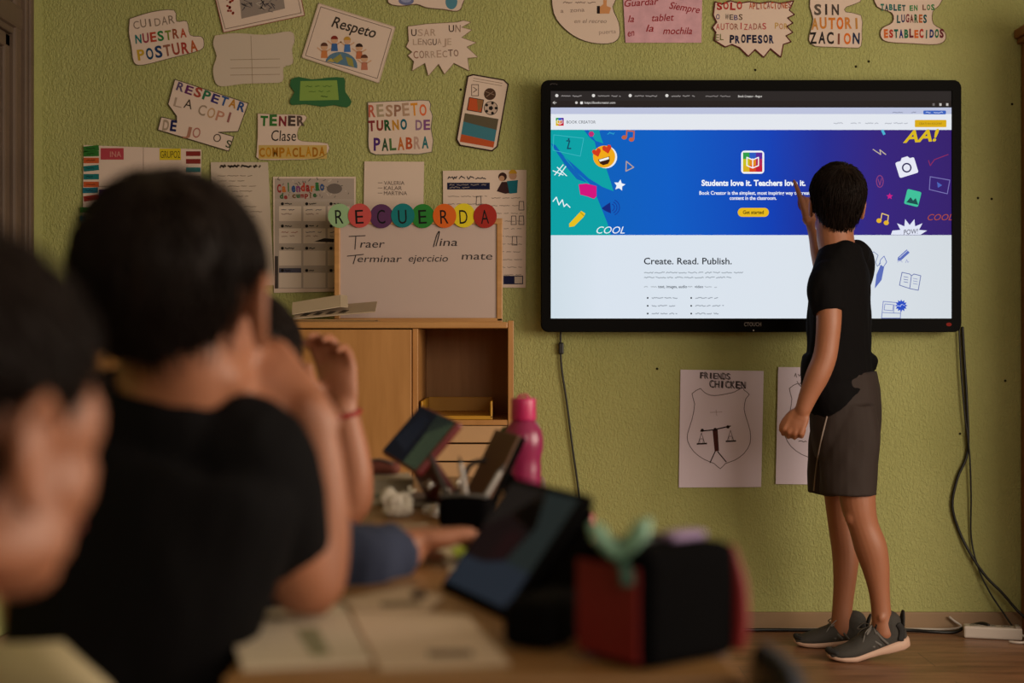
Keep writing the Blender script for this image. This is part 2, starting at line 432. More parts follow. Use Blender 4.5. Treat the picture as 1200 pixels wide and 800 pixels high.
for a, b, hx in ((x0+.002, xm-.002, xm-.04), (xm+.002, xd-.012, xm+.04)):
    m = MB(); m.box((a, cy0-.014, .065), (b, cy0+.003, zt-.024), BEECH, .002); d_ = m.build('door', t)
    m = MB(); m.ell((hx, cy0-.024, .62), (.011, .011, .011), mat('dull_steel', '#8a8680', .35, 1)); m.build('knob', d_)
zs = cz(492); m = MB(); m.box((xd+.009, cy0+.003, zs-.016), (x1-th-.001, cy1-.011, zs), BEECH, .001); m.build('shelf', t)
zz = zs-.018
while zz > .16:
    m = MB(); a, b = xd+.011, x1-th-.003; h = .052
    m.box((a, cy0-.006, zz-h), (b, cy0+.010, zz), mat('pale_drawer_front', '#bb9268', .5, var=(8, .08)), .002); m.box((a+.01, cy0+.010, zz-h+.004), (b-.01, cy1-.05, zz-.004), BEECH)
    m.build('drawer', t); zz -= h+.005
# yellow tray in the open compartment
ta, tb, tz = cx(492)+.002, cx(577), zs+.0005; ty0, ty1 = cy0+.012, cy1-.08; YEL = mat('yellow_plastic', '#b8851c', .45)
m = MB(); m.box((ta, ty0, tz), (tb, ty1, tz+.012), YEL, .002)
for q in ((ta, ta+.007, ty0, ty1, .058), (tb-.007, tb, ty0, ty1, .058), (ta, tb, ty1-.007, ty1, .058)): m.box((q[0], q[2], tz+.004), (q[1], q[3], tz+q[4]), YEL, .002)
tag(m.build('tray'), 'shallow yellow plastic tray inside the open cabinet compartment', 'tray')

# ------------------------------------------------------------------ whiteboard leaning on the cabinet
wd = 4.9-.16
t = thing('whiteboard', 'beech framed whiteboard with handwritten reminders standing on the cabinet', 'whiteboard', PX(490, 377, wd)); t.location.z = zt
def WB(px, py, off=0): p = PX(px, py, wd); return (p.x, p.y-off, p.z)
def board(px0, py0, px1, py1, o0, o1, mt, name, bev=.002):
    m = MB(); a = PX(px0, py0, wd); b = PX(px1, py1, wd); m.box((a.x, a.y-o1, max(b.z, zt+.0005)), (b.x, a.y-o0, a.z), mt, bev); return m.build(name, t)
board(398, 262, 584, 373, -.004, .006, mat('white_board_enamel', '#bba59d', .35, coat=.2), 'writing_surface')
m = MB()
for q in ((392, 262, 399, 376.6), (582, 262, 589, 376.6), (392, 256, 589, 263), (392, 372.5, 589, 378)):
    a = PX(q[0], q[1], wd); b = PX(q[2], q[3], wd); m.box((a.x, a.y-.012, max(b.z, zt+.0005)), (b.x, a.y+.01, a.z), BEECH_TOP, .003)
m.build('frame', t)
k = '#3a3436'
WA = Art(wd-.0065)
def word():
    global WA
    WA.build('handwritten_word', t); WA = Art(wd-.0065)
def pen(pts, wdth=1.2, c=k): WA.line(cat2(pts), wdth, c, 1)
def cat2(p): return [(q[0], q[1]) for q in cat_rom([(x, y, 0) for x, y in p], 4)]
WA.line([(409, 277), (428, 276)], 1.1, k); WA.line([(417, 277), (416, 292)], 1.1, k); WA.text('raer', 422, 290, 29, 9.5, k, 1, shear=.15); word()
WA.text('ina', 515, 288, 21, 9.5, k, 1, shear=.15); pen([(508, 289), (512, 275), (515, 272), (511, 288)]); word()
WA.line([(407, 300), (426, 298)], 1.1, k); WA.line([(417, 299), (414, 309)], 1.1, k); WA.text('erminar', 419, 307, 52, 8.5, k, 1, shear=.15); word()
WA.text('ejercicio', 479, 306.5, 46, 8.5, k, 1, shear=.2); word()
WA.text('mate', 541, 304, 36, 9, k, 1, shear=.1); word()
# paper discs R E C U E R D A along its top edge
for ci_, (ch, cx_, col, tone) in enumerate((('R', 398, '#8fae84', 'mint green'), ('E', 421.5, '#bd4f4c', 'rose red'), ('C', 447, '#573458', 'purple'), ('U', 472, '#1d7478', 'teal blue'), ('E', 495.5, '#2f7a35', 'grass green'), ('R', 521, '#cf6226', 'orange'), ('D', 543.5, '#d9c52c', 'lemon yellow'), ('A', 568.5, '#9c2f28', 'dark red'))):
    dd = wd-.014-.0016*(ci_ % 2)
    A = Art(dd); A.disc(cx_, 253+random.uniform(-.7, .7), 13.7, col, 0, 14.2, 36); A.disc(cx_, 253, 13.2, col, -4, 13.6, 36)
    A.text(ch, cx_, 262, 9.5 if ch != 'U' else 10, 17, '#1d1b1c', 1, 3, 0, 0, True)
    A.build('paper_disc', label=f'{tone} paper disc lettered {ch} along the top of the whiteboard', cat='paper disc', group='lettered discs above the whiteboard')
# papers lying on the cabinet at the left of the board
def sheets(name, quad, d, th, c, label, cat, draw=None):
    pass
m = MB(); P = lambda x, y, z: (x, y, z)
PAP = mat('cream_paper', '#b29c84', .8); FOLD = mat('cardboard_folder', '#9a7346', .7)
def sheet_pile(cx_, cy_, z, a, b, rot, n, m, mt, curl=0):
    for i in range(n):
        M = Matrix.Translation((cx_+random.uniform(-.006, .006), cy_+random.uniform(-.006, .006), z+i*.004)) @ Matrix.Rotation(R(rot+random.uniform(-3, 3)), 4, 'Z')
        vs = []; g = 8
        for u in range(g+1):
            for v in (0, 1): vs.append(M @ Vector((-a/2+a*u/g, -b/2+b*v, curl*(u/g)**2)))
        nv = len(vs); vs += [p+Vector((0, 0, .003)) for p in vs]
        fs = []
        for u in range(g): q = (2*u, 2*u+1, 2*u+3, 2*u+2); fs += [q[::-1], tuple(x+nv for x in q)]
        rim = [2*u for u in range(g+1)] + [2*u+1 for u in range(g, -1, -1)]
        fs += [(rim[i], rim[(i+1) % len(rim)], rim[(i+1) % len(rim)]+nv, rim[i]+nv) for i in range(len(rim))]
        m.raw(vs, fs, mt, smooth=False)
m = MB(); sheet_pile(cx(388), -.35, zt+.001, .28, .19, 3, 2, m, FOLD); tag(m.build('cardboard_folder'), 'brown cardboard folder lying flat on the cabinet under the magazine', 'folder')
GREYP = mat('grey_print', '#8a7a68', .8)
m = MB(); M = Matrix.Translation((cx(388), -.34, zt+.041)) @ Matrix.Rotation(R(3), 4, 'Z') @ Matrix.Rotation(R(13), 4, 'X') @ Matrix.Rotation(R(-5), 4, 'Y')
m.box((-.13, -.08, -.004), (.13, .08, 0), PAP, .001, M)
for i in range(4): m.slab([M @ Vector(p) for p in ((-.11+.04*i, -.06, .0002), (-.09+.04*i, -.065, .0002), (-.075+.04*i, -.03, .0002), (-.095+.04*i, -.02, .0002))], M.to_3x3() @ Vector((0, 0, 1)), .0004, ink('#4a4038'))
o = m.build('magazine'); tag(o, 'cream magazine with dark marks tilted on the folder beside the whiteboard', 'magazine')
m = MB(); M = Matrix.Translation((cx(372), -.325, zt+.060)) @ Matrix.Rotation(R(8), 4, 'Z') @ Matrix.Rotation(R(20), 4, 'X') @ Matrix.Rotation(R(-10), 4, 'Y')
v_ = [(-.10, -.06, 0), (.055, -.06, 0), (.055, .06, 0), (-.10, .06, 0)]; m.slab([M @ Vector(p) for p in v_], M.to_3x3() @ Vector((0, 0, 1)), .0016, mat('pale_paper', '#d0bca2', .8))
v_ = [(.055, -.06, 0), (.078, -.06, -.006), (.078, .06, -.006), (.055, .06, 0)]; m.slab([M @ Vector(p) for p in v_], M.to_3x3() @ Vector((.5, 0, .8)), .0016, mat('pale_paper', '#d0bca2', .8)); tag(m.build('booklet'), 'pale booklet propped open on top of the magazine', 'booklet')
# ------------------------------------------------------------------ papers on the wall
PD = 4.9-.006
def sheet(A, pts, c, th=.0012):
    """a sheet with a real thickness"""
    i = A.mi(c); n = len(pts)
    f = [A.bm.verts.new(A.w(x, y, 0)) for x, y in pts]; b = [A.bm.verts.new(A.w(x, y, 0)+Vector((0, th, 0))) for x, y in pts]
    from mathutils.geometry import tessellate_polygon
    for t in tessellate_polygon([[Vector((x, y, 0)) for x, y in pts]]):
        A.bm.faces.new([f[k] for k in t]).material_index = i; A.bm.faces.new([b[k] for k in t][::-1]).material_index = i
    for k in range(n): A.bm.faces.new((f[k], f[(k+1) % n], b[(k+1) % n], b[k])).material_index = i
PAPER = mat('paper_warm_white', '#d2bcae', .85, spec=.15); PAPER2 = mat('paper_pinkish', '#d6c8d6', .85, spec=.15); PAPER3 = mat('paper_grey', '#bfae9e', .7, spec=.3)
def rnd(pts, k=4):
    q = cat_rom([(x, y, 0) for x, y in pts+[pts[0]]], k)[:-1]; return [(p[0], p[1]) for p in q]
def poster(name, label, pts, paper=PAPER, edge=None, d=PD, cat='poster'):
    A = Art(d); sheet(A, pts, paper)
    if edge: A.line(pts, edge[1], edge[0], 1, True)
    A.fin = lambda: A.build(name, label=label, cat=cat)
    return A
RB = ['#1f6a6a', '#8c3a4a', '#a3402f', '#27703a', '#6f7a2a', '#8a4a32', '#a84a30']
A = poster('poster', 'scalloped white classroom sign reading CUIDAR NUESTRA POSTURA in coloured capitals', rnd([(152, 22), (178, 14), (204, 12), (207, 25), (219, 25), (223, 41), (236, 43), (239, 51), (234, 59), (200, 68), (168, 76), (157, 73), (154, 55), (151, 38)], 3), edge=('#5a4a3c', .6))
A.letters('CUIDAR', 157, 34, 50, 10, ['#7c6a60', '#7a6a5c'], 8, 0, .5); A.letters('NUESTRA', 159, 51, 62, 11, RB, 7, .05); A.letters('POSTURA', 162, 71, 73, 13, ['#b3922c', '#1d3f5e', '#233a60', '#8a5a48', '#8f4438', '#9a3d34', '#a8552e'], 9, .05); A.fin()
A = poster('poster', 'tilted white picture sheet with grey scene cut off by the top edge', [(249, -16), (346, -36), (357, 18), (262, 38)], edge=('#8b4a44', .8))
A.line([(252, -10), (264, 34), (353, 15), (343, -30)], .8, '#7d6a60', 1, True)
A.poly([(280, -10), (330, -20), (334, 10), (283, 22)], '#8d8078', 1)
for i in range(26): x = random.uniform(283, 330); y = random.uniform(-6, 17)-(x-283)*.2; A.line([(x, y), (x+random.uniform(-6, 6), y+random.uniform(-4, 4)), (x+random.uniform(-4, 4), y+random.uniform(-5, 5))], .9, random.choice(['#2e2a30', '#464048', '#6a605e', '#b0a49a']), 2)
for i in range(14): A.disc(269+random.uniform(-4, 5), 8+random.uniform(-10, 9), 1.5, random.choice(['#9c3b32', '#b5552f', '#84352f']), 2, n=7)
A.fin()
A = poster('poster', 'blank faded laminated sheet with wavy edges under the tilted picture', rnd([(252, 42), (275, 39), (310, 41), (340, 37), (345, 47), (342, 58), (343, 74), (332, 79), (331, 95), (315, 97), (285, 98), (260, 101), (252, 95), (250, 80), (254, 66), (250, 52)], 3), PAPER3, edge=('#c0ae98', .6))
A.line([(294, 42), (296, 98)], .7, '#998776', 1)
for y in (70, 80, 88): A.line([(270, y), (328, y-1)], .7, '#94826f', 1)
A.fin()
# Respeto card
A = poster('poster', 'tilted white card reading Respeto above children standing on a globe', [(373.5, 4), (463, 32), (444, 97), (354, 67)], edge=('#bca894', 1.2))
A.line([(376, 8), (459, 34), (442, 92), (358, 65)], .7, '#6a5a52', 1, True)
A.text('Respeto', 388, 31, 53, 13, '#3a332e', 2, -15, .02, .2)
A.poly(turn([(400+19*math.cos(R(a)), 76+15*math.sin(R(a))) for a in range(180, 361, 12)], -12, (400, 76)), '#56748c', 2)
A.poly(turn([(389, 70), (399, 63), (402, 69), (395, 74)], 0, (0, 0)), '#8f8a4a', 3); A.poly([(405, 66), (413, 69), (415, 79), (408, 76)], '#8f8a4a', 3); A.poly([(383, 72), (388, 68), (392, 73)], '#b09a52', 3)
for x, y, hc, sc_ in ((392, 47, '#7c2f26', '#3a5f96'), (407, 48, '#b58a3a', '#446ba8'), (380, 55, '#5c3a2c', '#c07848'), (421, 56, '#33241f', '#b56a48'), (427, 69, '#5c3a2c', '#b0705a')):
    A.poly([(x-3.2, y+4), (x+3.2, y+4), (x+4, y+13), (x-4, y+13)], sc_, 2); A.disc(x, y, 4, '#c49a7c', 3, n=14); A.disc(x, y-1, 4.2, hc, 4, a0=180, a1=360, n=12)
    A.line([(x-3, y+5), (x-8, y+1)], 1.4, '#c49a7c', 2); A.line([(x+3, y+5), (x+8, y+2)], 1.4, '#c49a7c', 2)
A.fin()
A = poster('poster', 'cut-out white sheet with pale blue drops peeking below the top edge', rnd([(455, -14), (540, -16), (542, 5), (536, 13), (520, 11), (500, 9), (488, 5), (470, 7), (455, 3)], 3), edge=('#6a5244', .9))
A.disc(476, 1, 9, '#6a6f94', 1, 5); A.disc(529, 2, 7, '#4f7f92', 1, 9); A.disc(476, 0, 6, '#8f94b4', 2, 3); A.fin()
A = poster('poster', 'jagged white speech burst reading USAR UN LENGUAJE CORRECTO', [(478, 31), (500, 28), (536, 26), (543, 24), (552, 26), (541, 32), (553, 35), (541, 44), (558, 50), (547, 55), (560, 67), (548, 68), (550, 83), (532, 74), (521, 87), (514, 75), (502, 89), (498, 74), (483, 83), (485, 72), (478, 65), (483, 61), (476, 55), (479, 48)], edge=('#7d6354', .5))
A.letters('USAR', 482, 42, 30, 8.5, ['#3c2a26', '#b39a8a', '#ac9080', '#ad9482'], 0, .01); A.letters('UN', 526, 37, 15, 8.5, ['#3a2825', '#8f766a'], 0, .01)
A.letters('LENGUAJE', 484, 53, 46, 7.5, ['#ab9484', '#a08878', '#927c70', '#8f786c', '#3a2825', '#a89080', '#ad9484', '#b09a88'], 1, .01); A.letters('CORRECTO', 485, 69, 54, 8.5, ['#8a5f50', '#8f7264', '#a58c7c', '#ab9484', '#ab9080', '#9a8072', '#5c4238', '#7c5c50'], 4, .01); A.fin()
gr = mat('green_card', '#1f5c2e', .7); A = poster('poster', 'small dark green torn frame of card around a pale green panel', rnd([(341, 93), (350, 90), (366, 93), (384, 91), (403, 91), (404, 100), (405, 108), (412, 119), (406, 126), (392, 123), (378, 125), (358, 122), (342, 123), (340, 117), (345, 108), (340, 101)], 2), gr)
A.poly([(352, 95), (395, 94), (397, 117), (351, 118)], '#7f9a4a', 1); A.scrawl(358, 390, 101, '#5f7f3a'); A.scrawl(362, 388, 107, '#5f7f3a'); A.scrawl(376, 384, 113, '#35542a'); A.fin()
A = poster('poster', 'tilted cut-out white sign headed RESPETAR in striped coloured capitals', [(205, 93), (291, 121), (279, 154), (256, 155), (274, 160), (268, 177), (185, 152), (189, 137), (207, 141), (207, 136), (197, 122)], edge=('#4a4030', .9))
A.letters('RESPETAR', 206, 105, 86, 10.5, ['#5a4a6a', '#5f2a5c', '#9a4438', '#2f6a4c', '#3a2f6a', '#2c4f86', '#b07a2c', '#2f4a80'], -18, .05)
A.letters('LA', 203, 124, 24, 11, ['#a08c7c', '#3c3028'], -12, 0); A.letters('COPI', 231, 134, 44, 12, ['#94806e', '#b5906c', '#b5806a', '#8f5c58'], -16, .02); A.letters('DE', 190, 152, 18, 12, ['#9a8874', '#22244f'], -8, .06); A.letters('JO', 214, 158, 22, 12, ['#a0705c', '#a56a60'], -14, .01); A.text('O', 249, 165, 9, 10, '#5a4a40', 2, -15); A.text('S', 264, 172, 6, 9, '#3f4a30', 2, -15, .02); A.fin()
A = poster('poster', 'white cut-out sign with TENER in green and gold bubble letters below', rnd([(302, 133), (330, 134), (357, 135), (358, 141), (350, 150), (349, 163), (361, 166), (384, 168), (384, 179), (370, 186), (340, 187), (304, 187), (301, 178), (302, 160)], 2), edge=('#8f7a5e', .5))
A.letters('TENER', 305, 147, 54, 12, ['#2c6a2c', '#3a6a34', '#7c2c34', '#4a3c38', '#5a4a44'], 0, .07); A.text('Clase', 318, 165, 29, 13, '#2c2622', 2, 0, .0, .1)
A.rect(303, 170, 383, 186, '#bfa05c', 1); A.letters('COMPACLADA', 304, 184, 78, 11, ['#a8701c', '#b5801f', '#9a641a'], 1, .05, L=3); A.fin()
A = poster('poster', 'white sign reading RESPETO TURNO DE PALABRA in multicoloured letters', rnd([(431, 120), (452, 119), (480, 118), (503, 118), (504, 128), (507, 136), (505, 150), (506, 178), (470, 180), (440, 181), (432, 173), (432, 150)], 2), edge=('#6d6a5c', .8))
A.letters('RESPETO', 432, 137, 70, 14, ['#b5604c', '#a09076', '#a3826a', '#8f6a58', '#a88a74', '#d08a2f', '#d4683e'], 2, .04); A.letters('TURNO', 432, 153, 47, 12, ['#7c2f34', '#82342c', '#274f2c', '#b5822c', '#1f5a6a'], 2, .07); A.letters('DE', 487, 152, 19, 12, ['#8a6a86', '#7a4a7c'], 2, .05); A.letters('PALABRA', 438, 176, 66, 14, ['#4a2a6a', '#2a4a34', '#4a6a3c', '#b5662c', '#b0502f', '#b09084', '#2a6a6f'], 2, .05); A.fin()
# tall card with small pictures
c0 = turn([(541, 93), (547, 90), (583, 90), (589, 94), (589, 168), (584, 174), (546, 174), (541, 168)], -10, (565, 133))
A = poster('poster', 'tilted card with dark dashed border and small pictures of balls beside the big screen', c0, edge=('#3a2a24', 1.6))
T = lambda p: turn(p, -10, (565, 133))
A.poly(T([(545, 140), (585, 140), (585, 168), (545, 168)]), '#3d7382', 1); A.poly(T([(545, 136), (585, 136), (585, 149), (545, 146)]), '#5a5140', 2); A.poly(T([(545, 161), (585, 163), (585, 170), (545, 170)]), '#b0502c', 2)
A.poly(T([(547, 117), (564, 117), (564, 132), (547, 132)]), '#b5502c', 1); A.poly(T([(556, 117), (564, 117), (564, 125), (560, 132)]), '#8a5f3a', 2); A.line(T([(547, 117), (564, 117), (564, 132), (547, 132)]), .8, '#3a2a24', 3, True)
q = T([(570, 109)])[0]; A.disc(*q, 7, '#4a352a', 1); A.line([(q[0]-5, q[1]-3), (q[0]+5, q[1]+1)], .8, '#8a7262', 2); A.line([(q[0]-4, q[1]+3), (q[0]+4, q[1]-3)], .8, '#8a7262', 2)
q = T([(574, 125)])[0]; A.disc(*q, 8.2, '#2a2420', 1); A.disc(*q, 7.4, '#b8a294', 2); A.disc(*q, 2.8, '#231d1c', 3, n=5)
for a in range(0, 360, 72): A.disc(q[0]+6*math.cos(R(a)), q[1]+6*math.sin(R(a)), 1.8, '#231d1c', 3, n=6)
q = T([(552, 107)])[0]; A.line([(q[0]-4, q[1]-6), (q[0]+4, q[1]-6), (q[0]+4, q[1]+7), (q[0]-4, q[1]+7)], .8, '#5a4a42', 1, True); A.line([(q[0]-2, q[1]-3), (q[0]+2, q[1]), (q[0]-2, q[1]+3)], .9, '#5a4a42', 1)
for y in (94, 97): p = T([(548, y), (582, y)]); A.line(p, .7, '#8f7c6c', 1)
A.fin()
# timetable behind the pupil's head
A = poster('poster', 'large white group timetable edged with coloured tabs behind the dark haired pupil', [(98, 170), (236, 175), (235, 268), (97, 266)])
A.line([(168, 173), (168, 266)], .6, '#8a7264', 1); A.line([(97, 218), (235, 220)], .8, '#8a7264', 1)
for y, c, dx in ((174, '#2f6a2c', 0), (180, '#2f6a2c', 0), (188, '#b8542c', 0), (197, '#1f6a6c', 0), (207, '#1f6a6c', 0), (216, '#b8542c', 0), (223, '#1f6478', -1), (232, '#8f2c28', 0), (246, '#2f6a2c', -4), (256, '#1f6a78', -4)):
    A.rect(98+dx, y-3.2, 116+dx, y+3.2, c, 2, random.uniform(-3, 8)); A.scrawl(101+dx, 113+dx, y, '#1c1a18', .6, 3)
A.rect(118, 173.5, 145, 187, '#a8404a', 2); A.text('INA', 129, 184, 13, 7, '#c48a80', 3); A.rect(187, 174, 212, 187.5, '#c9b42a', 2); A.text('GRUPO2', 188, 185, 23, 8.5, '#4a421c', 3)
for y, c in ((180, '#7c2c28'), (189, '#7c2c28'), (199, '#2c7276'), (209, '#8a7d70')): A.rect(218, y-2.8, 235, y+2.8, c, 2)
A.rect(116, 222, 143, 233, '#4a2f5c', 2); A.fin()
A = poster('poster', 'plain printed page of grey paragraphs left of the calendar', [(247, 190), (314, 190), (321, 334), (250, 336)], PAPER3)
A.scrawl(258, 306, 195, '#5f5448', 2, 2, 3, 9, 2)
for y in range(206, 328, 6): A.scrawl(255, random.uniform(285, 310), y, '#7d6f62', .7, 1, .8, 12, 2)
A.fin()
A = poster('calendar', 'birthday calendar poster with colourful lettering and a grid of white boxes', [(320, 207), (417, 207), (416, 341), (321, 343)], cat='calendar')
A.rect(322, 209, 415, 338, '#aa9c92', 1)
A.rect(322, 209, 415, 233, '#a3948a', 2)
for i in range(60): x = random.uniform(324, 413); y = random.uniform(210, 232); A.line([(x, y), (x+random.uniform(-3, 3), y+random.uniform(-3, 3))], .7, random.choice(['#3a3634', '#5c5450', '#c0b2a4']), 3)
A.letters('Calendario', 325, 225, 56, 10, ['#8f2f2c', '#b0642c', '#2f6a3a', '#2c4a7c', '#7c3a6a', '#a83a2f'], 2, .07, L=5); A.letters('de cumple', 328, 233, 44, 6, ['#2f5c34', '#8c3430', '#8c3430', '#6a4a2c'], 3, .07, L=5)
A.disc(392, 221, 9, '#6a5f5a', 4, 6)
for r_ in range(4):
    for c_ in range(3):
        x = 327+c_*28.5; y = 236+r_*26
        A.rect(x, y, x+26, y+23, '#cfbeb0', 2); A.rect(x, y, x+26, y+5.5, '#a89a8e' if r_ < 3 or c_ else '#4c4a58', 3); A.disc(x+4, y+2.8, 1.9, '#1f1b1a', 4, n=10); A.scrawl(x+7, x+18, y+2.8, '#2c2624', 1, 4)
        if r_ < 2: A.scrawl(x+3, x+22, y+10, random.choice(['#9c5a50', '#8a5a58', '#4c4a60']), .7, 4); A.scrawl(x+3, x+18, y+14.5, '#8a6a60', .7, 4)
A.poly([(322, 300), (326, 300), (326, 338), (322, 338)], '#453d3a', 3); A.poly([(390, 338), (396, 330), (415, 328), (415, 338)], '#4a423e', 3); A.poly([(368, 283), (380, 279), (394, 280), (394, 284)], '#332c2a', 4); A.fin()
A = poster('paper_note', 'white sheet with three handwritten names pinned above the whiteboard', [(427, 189), (497, 189.5), (496, 256), (426, 255)], cat='note')
for k_, (s_, y) in enumerate((('VALERIA', 216.5), ('KALAR', 222.5), ('MARTINA', 228.5))): A.text(s_, 450, y, (24, 21, 27)[k_], 4.6, '#5c4e48', 2); A.line([(443, y-2.3), (448, y-2.3)], .7, '#7d6d62', 2)
A.fin()
A = poster('poster', 'printed information poster with navy heading bar and two cartoon children behind the whiteboard', [(519, 200), (617, 199), (616, 337), (520, 336)])
A.scrawl(525, 570, 208, '#2a2836', 1.1, 2, 4, 13, 2); A.rect(524, 214, 574, 222, '#1d1f3c', 1); A.scrawl(527, 571, 216.5, '#a3948c', .8, 2); A.scrawl(527, 550, 219.5, '#a3948c', .8, 2)
A.poly([(588, 213), (595, 213), (599, 226), (592, 227), (582, 224)], '#3a2426', 2); A.disc(589, 207, 5, '#3a2420', 2); A.disc(588, 209, 3.2, '#b0866c', 3)
A.poly([(594, 212), (607, 211), (606, 226), (597, 227)], '#1f6474', 3); A.disc(601, 206, 4.6, '#b0866c', 3); A.disc(601, 203.5, 4.8, '#b58a2a', 4, a0=180, a1=360)
for y in range(230, 325, 9): A.scrawl(525, 572, y, '#8a7c72', .7, 1, .8, 12, 2); A.scrawl(576, 612, y+2, '#8a7c72', .7, 1, .8, 10, 2)
for x, y in ((561, 235), (611, 241), (603, 282), (611, 258), (602, 258)): A.line([(x-2.5, y-5), (x+2.5, y-5), (x+3, y+5), (x-3, y+5)], .8, '#4a4244', 2, True)
A.rect(590, 323, 613, 333, '#1f2140', 2); A.rect(603, 324, 612, 332, '#b5a598', 3); A.fin()
# top right row
A = poster('poster', 'rounded white paper with faint writing and a tiny hand clipped by the top edge', rnd([(646, -12), (722, -14), (718, 8), (725, 26), (726, 42), (718, 50), (700, 51), (680, 46), (662, 34), (649, 16)], 3), edge=('#4a3a30', .7))
A.scrawl(660, 700, 3, '#8f7a70', .8, 2, 2); A.text('a   zona', 657, 15, 28, 5, '#8a766c', 2, 3); A.text('en el recreo', 673, 27, 38, 5, '#8f7c72', 2, 0, 0, .2); A.text('puerta', 702, 40, 20, 5, '#a08c80', 2, 3)
A.rect(699.5, 7, 703, 16, '#241c1e', 2); A.poly([(703, 8), (707, 5), (707, 0), (711, 0), (711, 7), (716, 9), (714, 16), (703, 16)], '#c48a5c', 2); A.fin()
A = poster('poster', 'mottled pink sheet with red cursive about the tablet and the backpack', [(730, -8), (823, -8), (822, 50), (733, 50)], mat('paper_mottled_pink', '#c89aa6', .85, var=(22, .12)))
for b_, x, y, w_, rot in (('Guardar', 732, 8, 40, 4), ('Siempre', 784, 10, 36, -9), ('la', 736, 26, 7, 0), ('tablet', 764, 25, 26, 2), ('en', 736, 43, 8, 10), ('la', 757, 37, 9, 0), ('mochila', 777, 40, 34, 0)): A.text(b_, x, y, w_, 8.5, '#8c2026', 2, rot, .012, .25)
A.fin()
z = [(838, 2), (846, 5), (856, 1), (866, 4), (878, 2), (890, 4), (903, 2), (915, 4), (930, 1)]; z += [(925, 12), (931, 17), (923, 21), (929, 27), (922, 31), (929, 38), (921, 42), (927, 49), (918, 52), (915, 67), (903, 57), (895, 67), (885, 58), (877, 66), (867, 56), (858, 52), (850, 55), (837, 47), (839, 38), (835, 32), (840, 26), (836, 18)]
A = poster('poster', 'zigzag edged white sign reading SOLO APLICACIONES O WEBS AUTORIZADAS POR EL PROFESOR', z, edge=('#5c2a2c', 1.4))
A.letters('SOLO', 840, 11, 31, 8.5, ['#9c2a2a', '#a83a34'], 0, .07); A.letters('APLICACIONES', 878, 10.5, 50, 7, ['#b0502c', '#a8542c', '#8f4a4a'], 1, .04); A.letters('O WEBS', 839, 23, 32, 6.5, ['#3c3470', '#55402c', '#4a3f38', '#4a3f38'], 0, .02); A.letters('AUTORIZADAS', 839, 34.5, 60, 7.5, ['#b0484c', '#a8504c', '#a85a60', '#985448', '#8a5a4c'], 0, .02); A.letters('POR', 908, 34, 16, 7, ['#b5924c', '#b07a44'], 0, .02); A.letters('EL', 838, 47, 11, 7, ['#6a6a40'], 0, .02); A.letters('PROFESOR', 855, 50, 53, 9, ['#1d1d30', '#232a4c'], 0, .08); A.fin()
A = poster('poster', 'white cut-out sign reading SIN AUTORIZACION in black and orange letters', rnd([(950, -8), (1005, -9), (1008, 2), (992, 8), (991, 14), (1009, 18), (1010, 36), (1009, 54), (1000, 56), (975, 55), (955, 54), (948, 47), (950, 36), (953, 22), (949, 8)], 2), edge=('#6a5a4a', .6))
A.letters('SIN', 954, 17, 31, 12, ['#5a5048', '#3a3230', '#4a403c'], 0, .06); A.letters('AUTORI', 951, 34, 59, 13, ['#b5803f', '#c07a34', '#c4742c', '#cf6a24', '#c07a3c'], 1, .06); A.letters('ZACION', 949, 51, 60, 13, ['#2a2524', '#2a2628', '#332c2a', '#7a4a3a', '#cf6a24', '#26304a'], 0, .05); A.fin()
A = poster('poster', 'wavy white sign of patchwork coloured letters at the far right of the row', rnd([(1022, -10), (1100, -12), (1102, 4), (1093, 14), (1094, 28), (1106, 36), (1108, 46), (1098, 52), (1070, 51), (1040, 49), (1032, 42), (1034, 33), (1046, 26), (1045, 15), (1028, 8)], 3), edge=('#5c3a30', .7))
A.letters('TABLET', 1032, 12, 30, 7, ['#1f6a5c', '#2a4a4f', '#2c6f68', '#1f4f5a'], 0, .09); A.letters('EN LOS', 1066, 12, 30, 6.5, ['#2c7a44', '#227a40', '#6a5a44', '#6f4a3c'], 0, .06); A.letters('LUGARES', 1051, 26, 36, 9, ['#1d4f52', '#2a2f5a', '#7c3a44', '#6a342c', '#2f5a3a', '#a85a2c'], 0, .07); A.letters('ESTABLECIDOS', 1036, 44, 71, 9.5, ['#c4622c', '#a8382c', '#1f5a52', '#24306a', '#2f6a4c', '#6a2c34'], 0, .09); A.fin()
# drawings of shields below the screen
def shield(cx_, cy_, s, A):
    pts = [(-18, -62), (-13, -57), (-6, -54), (3, -54), (14, -56), (22, -58), (31, -63), (33, -60), (39, -55), (35, -50), (33, -38), (36, -26), (40, -12), (40, 2), (33, 14), (22, 22), (11, 26), (5, 32), (-2, 26), (-14, 21), (-26, 12), (-33, 0), (-33, -10), (-28, -26), (-25, -44), (-28, -56)]
    A.line(rnd([(cx_+x*s, cy_+y*s) for x, y in pts], 2), .8, '#5a4c52', 1, True)
A = poster('drawing', 'white sheet with a pencil shield and brown scales headed FRIENDS CHICKEN', [(797.5, 433), (895, 434.5), (892, 570.5), (795.5, 571)], PAPER2, cat='drawing')
shield(839, 517, 1.0, A)
for o_ in (0, 1.1): A.letters('FRIENDS', 820+o_, 443+o_*.6, 36, 7.5, ['#52464c'], -2, 0, .2); A.letters('CHICKEN', 831+o_, 453.5+o_*.6, 43, 8.5, ['#4a3f45'], -2, 0, .2)
A.poly([(835, 504), (841, 503), (842.5, 528), (837.5, 529)], '#4a2826', 2); A.line([(821, 505), (836, 503.5), (856, 499)], 1.4, '#2c1f20', 2); A.line([(838, 529), (832, 542)], 1.2, '#2c1f20', 2); A.line([(841, 529), (851, 541)], 1.2, '#2c1f20', 2)
for x, y in ((823, 504), (838, 503), (853, 500)): A.disc(x, y, 2, '#2c1f20', 3, n=8)
